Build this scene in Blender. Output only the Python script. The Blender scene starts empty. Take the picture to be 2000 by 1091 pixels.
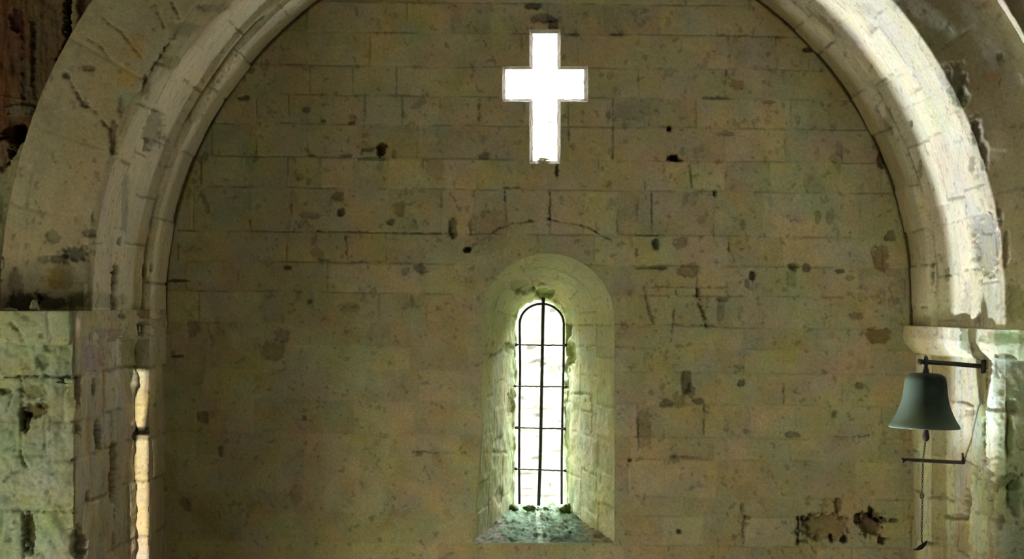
import bpy, math
import numpy as np
from mathutils import Vector, Matrix

# ------------------------------------------------------------------ camera, world, lights, exposure
sc = bpy.context.scene
COL = sc.collection
F = 4088.0                 # focal length in photo pixels (2000 px wide frame)
VX, VY = 982.0, 590.0      # where the level line of sight meets the picture
EYE = 3.8                  # height of the eye above the floor
cam_d = bpy.data.cameras.new('camera'); cam = bpy.data.objects.new('camera', cam_d); COL.objects.link(cam)
cam_d.sensor_width = 36.0; cam_d.lens = F / 2000 * 36.0
cam_d.shift_x = (1000 - VX) / 2000; cam_d.shift_y = (VY - 545.5) / 2000
cam_d.clip_start = 0.1; cam_d.clip_end = 200
cam.location = (0, 0, EYE); cam.rotation_euler = (math.pi / 2, 0, 0)
sc.camera = cam
vs = sc.view_settings
vs.view_transform = 'Standard'; vs.look = 'None'; vs.gamma = 1.0; vs.use_curve_mapping = False
vs.exposure = 0.0
sc.cycles.use_denoising = True
sc.cycles.max_bounces = 8; sc.cycles.diffuse_bounces = 5
sc.cycles.sample_clamp_indirect = 4.0

SKY = 60.0
world = bpy.data.worlds.new('sky'); sc.world = world; world.use_nodes = True
bg = world.node_tree.nodes['Background']
bg.inputs[0].default_value = (0.93, 0.97, 1.0, 1); bg.inputs[1].default_value = SKY

def lamp(name, kind, loc, target, energy, color, **kw):
    d = bpy.data.lights.new(name, kind); d.energy = energy; d.color = color
    for k, v in kw.items(): setattr(d, k, v)
    o = bpy.data.objects.new(name, d); COL.objects.link(o); o.location = loc
    dirv = (Vector(target) - Vector(loc)).normalized()
    o.rotation_euler = dirv.to_track_quat('-Z', 'Y').to_euler()
    return o

# the sun stands behind the nave and reaches the choir only through a narrow slit added to the unseen west wall
SUN_DIR = Vector((0.0, 1.0, -math.tan(math.radians(11.0))))
lamp('sun', 'SUN', (0, -20, 20), tuple(Vector((0, -20, 20)) + SUN_DIR), 6.0, (1.0, 0.93, 0.72), angle=math.radians(0.12))
# added upward beams that brighten the right of the arch; no doorway there
lamp('added_arch_beam', 'AREA', (-0.95, 12.45, 1.12), (-0.95 + 0.707, 12.45, 1.12 + 0.707), 31, (0.71, 0.81, 1.0),
     shape='RECTANGLE', size=1.55, size_y=2.8, spread=math.radians(5))
lamp('added_jamb_fill', 'AREA', (0.30, 13.15, 0.62), (0.30 + 0.707, 13.15, 0.62 + 0.707), 3.0, (0.85, 0.9, 0.75),
     shape='RECTANGLE', size=1.3, size_y=1.3, spread=math.radians(14))  # weak added fill for the lower part of the right jamb
# soft daylight from the nave windows, followed by added fills
lamp('nave_window_light', 'AREA', (1.2, -2.2, 4.6), (0.0, 14, 3.4), 24, (1.0, 0.90, 0.55), shape='RECTANGLE', size=4.0, size_y=2.6)
lamp('north_window_light', 'AREA', (-5.0, 8.0, 2.2), (1.0, 14, 2.9), 85, (1.0, 0.93, 0.66), shape='RECTANGLE', size=1.8, size_y=2.2)
lamp('added_left_pier_fill', 'AREA', (3.6, 5.0, 2.2), (-2.9, 11.6, 2.9), 2, (0.93, 1.0, 0.62), shape='RECTANGLE', size=0.9, size_y=1.2, spread=math.radians(60))  # added fill aimed at the left pier, no window there
lamp('added_low_wall_fill', 'AREA', (-3.5, 8.6, 0.5), (0.3, 14, 1.6), 12, (1.0, 0.92, 0.56), shape='RECTANGLE', size=1.2, size_y=1.0, spread=math.radians(60))  # added fill for the low middle of the end wall
lamp('added_left_soffit_fill', 'AREA', (2.1, 12.5, 0.3), (-2.2, 12.9, 5.0), 3, (1.0, 0.98, 0.80), shape='RECTANGLE', size=0.8, size_y=1.2, spread=math.radians(45))  # added fill lifting the left soffit, no door there
lamp('added_right_pier_fill', 'AREA', (-2.4, 3.0, 3.6), (3.9, 12, 3.5), 8, (1.0, 1.0, 0.66), shape='RECTANGLE', size=0.7, size_y=1.6, spread=math.radians(22))  # added fill for the front of the right pier, no window there

# ------------------------------------------------------------------ helpers
def pt(px, py, Y):
    """The point at depth Y that stands where the photo shows it."""
    return np.array(((px - VX) * Y / F, Y, EYE - (py - VY) * Y / F))

def _hash(ix, iy, seed):
    h = (ix.astype(np.int64) * 374761393 + iy.astype(np.int64) * 668265263 + seed * 1442695041) & 0xffffffff
    h = ((h ^ (h >> 13)) * 1274126177) & 0xffffffff
    h = ((h ^ (h >> 16)) * 2246822519) & 0xffffffff
    return ((h ^ (h >> 15)) & 0xffffff) / float(0xffffff)

def vnoise(x, y, seed=0):
    xi = np.floor(x); yi = np.floor(y); fx = x - xi; fy = y - yi
    fx = fx * fx * fx * (fx * (fx * 6 - 15) + 10); fy = fy * fy * fy * (fy * (fy * 6 - 15) + 10)
    a = _hash(xi, yi, seed); b = _hash(xi + 1, yi, seed); c = _hash(xi, yi + 1, seed); d = _hash(xi + 1, yi + 1, seed)
    return (a * (1 - fx) + b * fx) * (1 - fy) + (c * (1 - fx) + d * fx) * fy

def fbm(x, y, seed=0, oct=4, gain=0.5):
    s = 0; a = 1.0; t = 0
    x, y = x * 0.866 - y * 0.5, x * 0.5 + y * 0.866
    for k in range(oct):
        s = s + a * (vnoise(x, y, seed + k * 17) - 0.5) * 2; t += a; a *= gain
        x, y = (x * 0.8 - y * 0.6) * 2.03 + 7.1, (x * 0.6 + y * 0.8) * 2.03 + 3.3
    return s / t

def sstep(a, b, v):
    t = np.clip((v - a) / (b - a), 0, 1); return t * t * (3 - 2 * t)

def project(P):
    return VX + P[..., 0] * F / P[..., 1], VY - (P[..., 2] - EYE) * F / P[..., 1]

def masonry(u, v, courses, joints, seed, warp=0.006):
    """Courses across v, joints along u (metres): distance to the nearest joint and a random number per stone."""
    w = fbm(u * 4, v * 4, seed + 5, 3) * warp
    vv = v + w; uu = u + fbm(u * 4 + 9, v * 4, seed + 6, 3) * warp
    c = np.asarray(courses)
    ci = np.clip(np.searchsorted(c, vv) - 1, 0, len(c) - 2)
    dh = np.minimum(np.abs(vv - c[ci]), np.abs(c[ci + 1] - vv))
    dv = np.full(u.shape, 9.0); r = np.zeros(u.shape); r2 = np.zeros(u.shape); side = np.zeros(u.shape)
    for k in range(len(c) - 1):
        m = ci == k
        if not m.any(): continue
        j = np.asarray(joints[k]); x = uu[m]; i = np.clip(np.searchsorted(j, x) - 1, 0, len(j) - 2)
        dv[m] = np.minimum(np.abs(x - j[i]), np.abs(j[i + 1] - x))
        ks = np.full(x.shape, k)
        r[m] = _hash(i, ks, seed + 31); r2[m] = _hash(i, ks, seed + 77)
    return dh, dv, r, r2

def rand_joints(rng, a, b, lo, hi, fixed=()):
    out = sorted(fixed); res = [a - 1.0]; x = a + rng.uniform(0, hi)
    if out:
        x = out[0]
        back = []
        y = x
        while y > a: y -= rng.uniform(lo, hi); back.append(y)
        res += sorted(back)
        for f, g in zip(out, out[1:] + [None]):
            res.append(f)
            if g is None: break
            n = int((g - f) / ((lo + hi) / 2 * 1.25))
            for q in range(1, n + 1): res.append(f + (g - f) * q / (n + 1))
        x = out[-1] + rng.uniform(lo, hi)
    while x < b: res.append(x); x += rng.uniform(lo, hi)
    res.append(b + 1.0)
    return sorted(res)

def seg_dist(x, y, pts):
    d = np.full(x.shape, 1e9)
    for (x0, y0), (x1, y1) in zip(pts, pts[1:]):
        dx, dy = x1 - x0, y1 - y0; L = dx * dx + dy * dy + 1e-9
        t = np.clip(((x - x0) * dx + (y - y0) * dy) / L, 0, 1)
        d = np.minimum(d, np.hypot(x - x0 - t * dx, y - y0 - t * dy))
    return d

def marks(px, py, h, alb, feats, seed=0):
    """Cracks ('l', points, half width, depth, tone) and holes or stains ('s', x, y, rx, ry, depth, tone) of a surface."""
    n1 = fbm(px / 9.0, py / 9.0, seed + 201, 3); n2 = fbm(px / 4.0, py / 4.0, seed + 203, 2)
    for f in feats:
        if f[0] == 'l':
            _, pts, w, dep, tone = f
            xs = [p[0] for p in pts]; ys = [p[1] for p in pts]
            m = (px > min(xs) - 12) & (px < max(xs) + 12) & (py > min(ys) - 12) & (py < max(ys) + 12)
            if not m.any(): continue
            d = seg_dist(px[m] + n1[m] * 4, py[m] + n1[m] * 3, pts)
            k = (1 - sstep(w * 0.25, w * 1.15, d + n2[m] * w * 0.7)) * (0.25 + 0.75 * sstep(-0.35, 0.25, n1[m] + 0.5 * n2[m]))
        else:
            _, x, y, rx, ry, dep, tone = f
            m = (np.abs(px - x) < rx * 1.9 + 8) & (np.abs(py - y) < ry * 1.9 + 8)
            if not m.any(): continue
            q = ((np.abs(px[m] - x) / rx) ** 2.6 + (np.abs(py[m] - y) / ry) ** 2.6) ** (1 / 2.6)
            d = q + n1[m] * 0.38 + n2[m] * 0.2
            k = 1 - sstep(0.72, 1.08, d)
        h[m] -= dep * k
        t = np.asarray(tone if isinstance(tone, (tuple, list)) else (tone,) * 3)
        alb[m] *= 1 - k[:, None] * (1 - t[None, :])  # dark tones paint shade into holes and cracks; stains are own colour

def stone_colour(u, v, base, r, r2, seed, amp=1.0, grain=1.0):
    """Albedo of weathered limestone: a tint per stone and patches of grey, ochre and green."""
    c = np.empty(u.shape + (3,)); c[...] = base
    c *= (1 + amp * 0.10 * (r - 0.5) * 2)[..., None]
    g = fbm(u * 5.5, v * 5.5, seed + 1, 4); o = fbm(u * 6.5 + 40, v * 6.5, seed + 2, 4); e = fbm(u * 4.5, v * 4.5 + 70, seed + 3, 4)
    gv = np.array((0.00, -0.035, 0.16)); ov = np.array((0.14, -0.01, -0.24)); ev = np.array((-0.10, 0.05, -0.08))
    c *= 1 + amp * (np.clip(g + (r2 - 0.5) * 0.5, -1, 1)[..., None] * gv + np.clip(o * 1.1, -1, 1)[..., None] * ov + np.clip(e * 1.1, -1, 1)[..., None] * ev)
    c *= (1 + 0.17 * amp * fbm(u * 9 + 3, v * 9, seed + 4, 4))[..., None]
    c *= (1 + 0.12 * grain * fbm(u * 60, v * 60, seed + 8, 3))[..., None]
    sp = sstep(0.42, 0.62, fbm(u * 26, v * 26, seed + 9, 3)); c *= (1 - 0.35 * grain * sp)[..., None]
    return np.clip(c, 0.004, 0.9)

def grid_normals(P):
    du = np.gradient(P, axis=0); dv = np.gradient(P, axis=1)
    n = np.cross(du, dv); n /= (np.linalg.norm(n, axis=-1, keepdims=True) + 1e-12)
    return n

def grid_mesh(name, V, C, keep, mat):
    n, m = V.shape[:2]
    idx = np.arange(n * m).reshape(n, m)
    q = np.stack((idx[:-1, :-1], idx[1:, :-1], idx[1:, 1:], idx[:-1, 1:]), -1)
    q = q[keep] if keep is not None else q.reshape(-1, 4)
    used = np.zeros(n * m, bool); used[q.ravel()] = True
    remap = np.cumsum(used) - 1
    vv = V.reshape(-1, 3)[used].astype(np.float32); cc = C.reshape(-1, 3)[used].astype(np.float32); q = remap[q].astype(np.int32)
    me = bpy.data.meshes.new(name)
    me.vertices.add(len(vv)); me.vertices.foreach_set('co', vv.ravel())
    me.loops.add(q.size); me.loops.foreach_set('vertex_index', q.ravel())
    me.polygons.add(len(q)); me.polygons.foreach_set('loop_start', np.arange(0, q.size, 4, dtype=np.int32))
    try: me.polygons.foreach_set('loop_total', np.full(len(q), 4, dtype=np.int32))
    except Exception: pass
    me.update(calc_edges=True)
    me.polygons.foreach_set('use_smooth', np.ones(len(q), bool))
    a = me.attributes.new('stone', 'FLOAT_COLOR', 'POINT')
    c4 = np.ones((len(vv), 4), np.float32); c4[:, :3] = cc; a.data.foreach_set('color', c4.ravel())
    me.materials.append(mat)
    return me

def link(name, me, parent=None):
    o = bpy.data.objects.new(name, me); COL.objects.link(o)
    if parent is not None: o.parent = parent
    return o

def tag(o, label=None, cat=None, group=None, kind=None):
    for k, v in (('label', label), ('category', cat), ('group', group), ('kind', kind)):
        if v: o[k] = v
    return o

def pymesh(name, verts, faces, mat, smooth=True):
    me = bpy.data.meshes.new(name); me.from_pydata([tuple(map(float, p)) for p in verts], [], faces); me.update()
    if smooth: me.polygons.foreach_set('use_smooth', np.ones(len(me.polygons), bool))
    me.materials.append(mat)
    return me

class MB:
    def __init__(s): s.v = []; s.f = []
    def add(s, v, f):
        b = len(s.v); s.v += [tuple(map(float, p)) for p in v]; s.f += [tuple(i + b for i in q) for q in f]
    def tube(s, pts, rad, n=10, closed=False, flat=1.0):
        pts = [Vector(p) for p in pts]; N = len(pts); rings = []
        rad = rad if isinstance(rad, (list, tuple)) else [rad] * N
        ref = None
        for i, p in enumerate(pts):
            a = pts[(i - 1) % N] if (closed or i > 0) else p; b = pts[(i + 1) % N] if (closed or i < N - 1) else p
            t = (b - a).normalized()
            if ref is None: ref = t.orthogonal().normalized() if abs(t.y) > 0.9 else Vector((0, 1, 0))
            x = (ref - t * ref.dot(t)).normalized(); y = t.cross(x); ref = x
            rings.append([p + (x * math.cos(k * 2 * math.pi / n) * flat + y * math.sin(k * 2 * math.pi / n)) * rad[i] for k in range(n)])
        v = [q for r in rings for q in r]; f = []
        for i in range(N if closed else N - 1):
            j = (i + 1) % N
            for k in range(n): f.append((i * n + k, i * n + (k + 1) % n, j * n + (k + 1) % n, j * n + k))
        if not closed: f += [tuple(range(n))[::-1], tuple((N - 1) * n + k for k in range(n))]
        s.add(v, f)
    def lathe(s, prof, c, n=64, tilt=None):
        v = []; f = []
        for r, z in prof:
            for k in range(n):
                a = k * 2 * math.pi / n; p = Vector((r * math.cos(a), r * math.sin(a), z))
                if tilt: p = tilt @ p
                v.append(p + Vector(c))
        for i in range(len(prof) - 1):
            for k in range(n): f.append((i * n + k, i * n + (k + 1) % n, (i + 1) * n + (k + 1) % n, (i + 1) * n + k))
        s.add(v, f)
    def blob(s, c, r, seed=0, n=14, amp=0.25):
        v = []; f = []; m = n * 2
        for i in range(n + 1):
            th = math.pi * i / n
            for k in range(m):
                ph = 2 * math.pi * k / m
                d = Vector((math.sin(th) * math.cos(ph), math.sin(th) * math.sin(ph), math.cos(th)))
                q = 1 + amp * float(fbm(np.array([d.x * 1.7 + d.z]), np.array([d.y * 1.7 - d.z * 0.7]), seed, 3)[0])
                v.append((c[0] + d.x * r[0] * q, c[1] + d.y * r[1] * q, c[2] + d.z * r[2] * q))
        for i in range(n):
            for k in range(m): f.append((i * m + k, i * m + (k + 1) % m, (i + 1) * m + (k + 1) % m, (i + 1) * m + k))
        s.add(v, f)
    def build(s, name, mat, parent=None, smooth=True):
        return link(name, pymesh(name, s.v, s.f, mat, smooth), parent)

# ------------------------------------------------------------------ materials
def mat_stone():
    m = bpy.data.materials.new('weathered_limestone'); m.use_nodes = True; nt = m.node_tree; N = nt.nodes; L = nt.links
    b = N['Principled BSDF']; b.inputs['Roughness'].default_value = 0.93; b.inputs['Specular IOR Level'].default_value = 0.15
    at = N.new('ShaderNodeAttribute'); at.attribute_name = 'stone'
    tc = N.new('ShaderNodeTexCoord'); nz = N.new('ShaderNodeTexNoise'); nz.inputs['Scale'].default_value = 70; nz.inputs['Detail'].default_value = 5
    L.new(tc.outputs['Object'], nz.inputs['Vector'])
    mr = N.new('ShaderNodeMapRange'); mr.inputs['From Min'].default_value = 0.3; mr.inputs['From Max'].default_value = 0.7
    mr.inputs['To Min'].default_value = 0.86; mr.inputs['To Max'].default_value = 1.14
    L.new(nz.outputs['Fac'], mr.inputs['Value'])
    mx = N.new('ShaderNodeVectorMath'); mx.operation = 'MULTIPLY'
    L.new(at.outputs['Color'], mx.inputs[0]); L.new(mr.outputs['Result'], mx.inputs[1]); L.new(mx.outputs['Vector'], b.inputs['Base Color'])
    n2 = N.new('ShaderNodeTexNoise'); n2.inputs['Scale'].default_value = 110; n2.inputs['Detail'].default_value = 4
    L.new(tc.outputs['Object'], n2.inputs['Vector'])
    bp = N.new('ShaderNodeBump'); bp.inputs['Strength'].default_value = 0.35; bp.inputs['Distance'].default_value = 0.004
    L.new(n2.outputs['Fac'], bp.inputs['Height']); L.new(bp.outputs['Normal'], b.inputs['Normal'])
    return m

def mat_noise(name, c1, c2, scale, rough=0.8, metal=0.0, bump=0.2, mid=0.5):
    m = bpy.data.materials.new(name); m.use_nodes = True; nt = m.node_tree; N = nt.nodes; L = nt.links
    b = N['Principled BSDF']; b.inputs['Roughness'].default_value = rough; b.inputs['Metallic'].default_value = metal
    tc = N.new('ShaderNodeTexCoord'); nz = N.new('ShaderNodeTexNoise'); nz.inputs['Scale'].default_value = scale; nz.inputs['Detail'].default_value = 6
    L.new(tc.outputs['Object'], nz.inputs['Vector'])
    cr = N.new('ShaderNodeValToRGB'); cr.color_ramp.elements[0].position = mid - 0.15; cr.color_ramp.elements[1].position = mid + 0.15
    cr.color_ramp.elements[0].color = (*c1, 1); cr.color_ramp.elements[1].color = (*c2, 1)
    L.new(nz.outputs['Fac'], cr.inputs['Fac']); L.new(cr.outputs['Color'], b.inputs['Base Color'])
    bp = N.new('ShaderNodeBump'); bp.inputs['Strength'].default_value = bump; bp.inputs['Distance'].default_value = 0.004
    L.new(nz.outputs['Fac'], bp.inputs['Height']); L.new(bp.outputs['Normal'], b.inputs['Normal'])
    return m

STONE = mat_stone()
PLAIN = mat_noise('plain_limestone', (0.34, 0.30, 0.19), (0.46, 0.42, 0.28), 3.0, 0.95)
IRON = mat_noise('dark_iron', (0.010, 0.009, 0.012), (0.028, 0.022, 0.022), 30, 0.6, 0.2)
RUST = mat_noise('rusted_iron', (0.03, 0.012, 0.008), (0.05, 0.03, 0.02), 30, 0.8)
BRONZE = mat_noise('green_bronze', (0.022, 0.036, 0.028), (0.085, 0.115, 0.085), 9, 0.55, 0.25, 0.15)
MOSS = mat_noise('moss', (0.05, 0.075, 0.02), (0.13, 0.17, 0.05), 40, 0.95)
PALE = mat_noise('pale_stone', (0.40, 0.38, 0.24), (0.62, 0.58, 0.42), 25, 0.95)
LEAF = mat_noise('pale_leaf', (0.32, 0.36, 0.34), (0.5, 0.54, 0.52), 20, 0.7)

BASE = np.array((0.47, 0.425, 0.27))

# ------------------------------------------------------------------ the end wall
PXM = F / 14.0
def axis(fine_a, fine_b, step, a, b, coarse):
    return np.concatenate((np.arange(a, fine_a, coarse), np.arange(fine_a, fine_b, step), np.arange(fine_b, b + coarse, coarse)))

def outer_window(x, y):
    """signed distance (px at the wall face) outside the splayed window's outline; also nearest outline point"""
    left = 941 - 19 * np.clip((y - 850) / 210, 0, 1)
    cx, cy, R = 1070.0, 625.0, 130.0
    d_arc = np.hypot(x - cx, y - cy) - R
    d_box = np.maximum(np.maximum(left - x, x - 1200), y - 1060)
    return np.where(y < cy, d_arc, d_box)

CROSS_O = ((1034, 57, 1095, 320), (981, 129, 1149, 199))
def cross_sd(x, y):
    d = None
    for x0, y0, x1, y1 in CROSS_O:
        q = np.maximum(np.maximum(x0 - x, x - x1), np.maximum(y0 - y, y - y1)); d = q if d is None else np.minimum(d, q)
    return d

xs = axis(250, 1850, 1.9, -1100, 3100, 40); ys = axis(-110, 1170, 1.9, -1150, 1750, 40)
X, Y_ = np.meshgrid(xs, ys, indexing='ij')
sd_w = outer_window(X, Y_); sd_c = cross_sd(X, Y_)
keepv = (sd_w > 0) & (sd_c > 0)
kf = keepv[:-1, :-1] | keepv[1:, :-1] | keepv[1:, 1:] | keepv[:-1, 1:]
# vertices just inside the openings are drawn back onto the outline so the edge is clean
for fn, sd in ((outer_window, sd_w), (cross_sd, sd_c)):
    m = (sd < 0) & (sd > -4.5)
    x = X[m].copy(); y = Y_[m].copy()
    for _ in range(4):
        s = fn(x, y); e = 0.2
        gx = (fn(x + e, y) - fn(x - e, y)) / (2 * e); gy = (fn(x, y + e) - fn(x, y - e)) / (2 * e)
        g2 = gx * gx + gy * gy + 1e-6; x -= s * gx / g2; y -= s * gy / g2
    X[m] = x; Y_[m] = y

rng = np.random.RandomState(7)
SL = 0.0105
course_px = [-1200, -900, -700, -520, -400, -310, -240, -180, -120, -56, 6, 65, 131, 189, 246, 311, 370, 457, 516, 574, 636, 678, 724, 785, 850, 893, 967, 1005, 1062, 1120, 1190, 1280, 1400, 1550, 1800]
fixed = {6: [795, 880, 960, 1290, 1400], 65: [600, 723, 805, 908, 1242, 1330, 1515], 131: [470, 605, 690, 775, 890, 1247, 1337, 1418, 1560],
         189: [500, 628, 712, 860, 937, 1195, 1287, 1360, 1445, 1545], 246: [500, 600, 705, 815, 937, 1197, 1300, 1415, 1533],
         311: [480, 562, 690, 827, 933, 1088, 1170, 1350, 1418, 1503, 1640], 370: [490, 645, 760, 862, 989, 1075, 1207, 1272, 1395, 1490, 1590],
         457: [560, 677, 830, 1270, 1340, 1423, 1530], 516: [640, 703, 820, 1241, 1362, 1470, 1610], 636: [650, 1310, 1450], 678: [800, 1260, 1455], 724: [1260, 1400, 1530],
         785: [1245, 1375, 1555], 850: [1310, 1480], 893: [1300, 1500], 967: [1454, 1560], 1005: [1454, 1558, 1690]}
joints = []
for c in course_px[:-1]:
    fx = [(q - 1000) / PXM for q in fixed.get(c, [])]
    joints.append(rand_joints(rng, -7.4, 7.4, 0.22, 0.46, fx))
U = (X - 1000) / PXM; Vv = (Y_ - SL * (X - 1000)) / PXM
dh, dv, r, r2 = masonry(U, Vv, [c / PXM for c in course_px], joints, 3, 0.006)
n_a = fbm(U * 3, Vv * 3, 50, 4); n_b = fbm(U * 14, Vv * 14, 60, 4)
# the masonry is smeared with old plaster low on the left, sharply jointed higher up
plaster = sstep(560, 700, Y_ + n_a * 60) * (1 - sstep(1180, 1300, X + n_a * 50)) * 0.85
plaster = np.maximum(plaster, 0.35 * sstep(560, 640, Y_))
jw = 0.0045 + 0.0035 * n_b
kh = (1 - sstep(0.3, 1.7, dh / jw)) * sstep(-0.30, 0.22, fbm(U * 7, Vv * 5, 71, 3) - 0.02)
kv = (1 - sstep(0.3, 1.7, dv / jw)) * sstep(-0.22, 0.30, fbm(U * 5, Vv * 8, 72, 3) - 0.10)
kj = np.maximum(kh, kv) * (1 - plaster)
edge = sstep(0.0, 0.014, np.minimum(dh, dv))
h = (r - 0.5) * 0.010 * edge * (1 - 0.7 * plaster) + 0.006 * n_a + 0.0030 * n_b + 0.0012 * fbm(U * 55, Vv * 55, 61, 3)
h -= 0.010 * kj
pits = sstep(0.48, 0.66, fbm(U * 13, Vv * 10, 80, 3)) * (1 - 0.6 * plaster); h -= 0.006 * pits
alb = stone_colour(U, Vv, BASE, r, r2, 11, 1.0)
alb *= (1 - 0.30 * kj)[..., None] * (1 - 0.25 * pits)[..., None]
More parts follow.
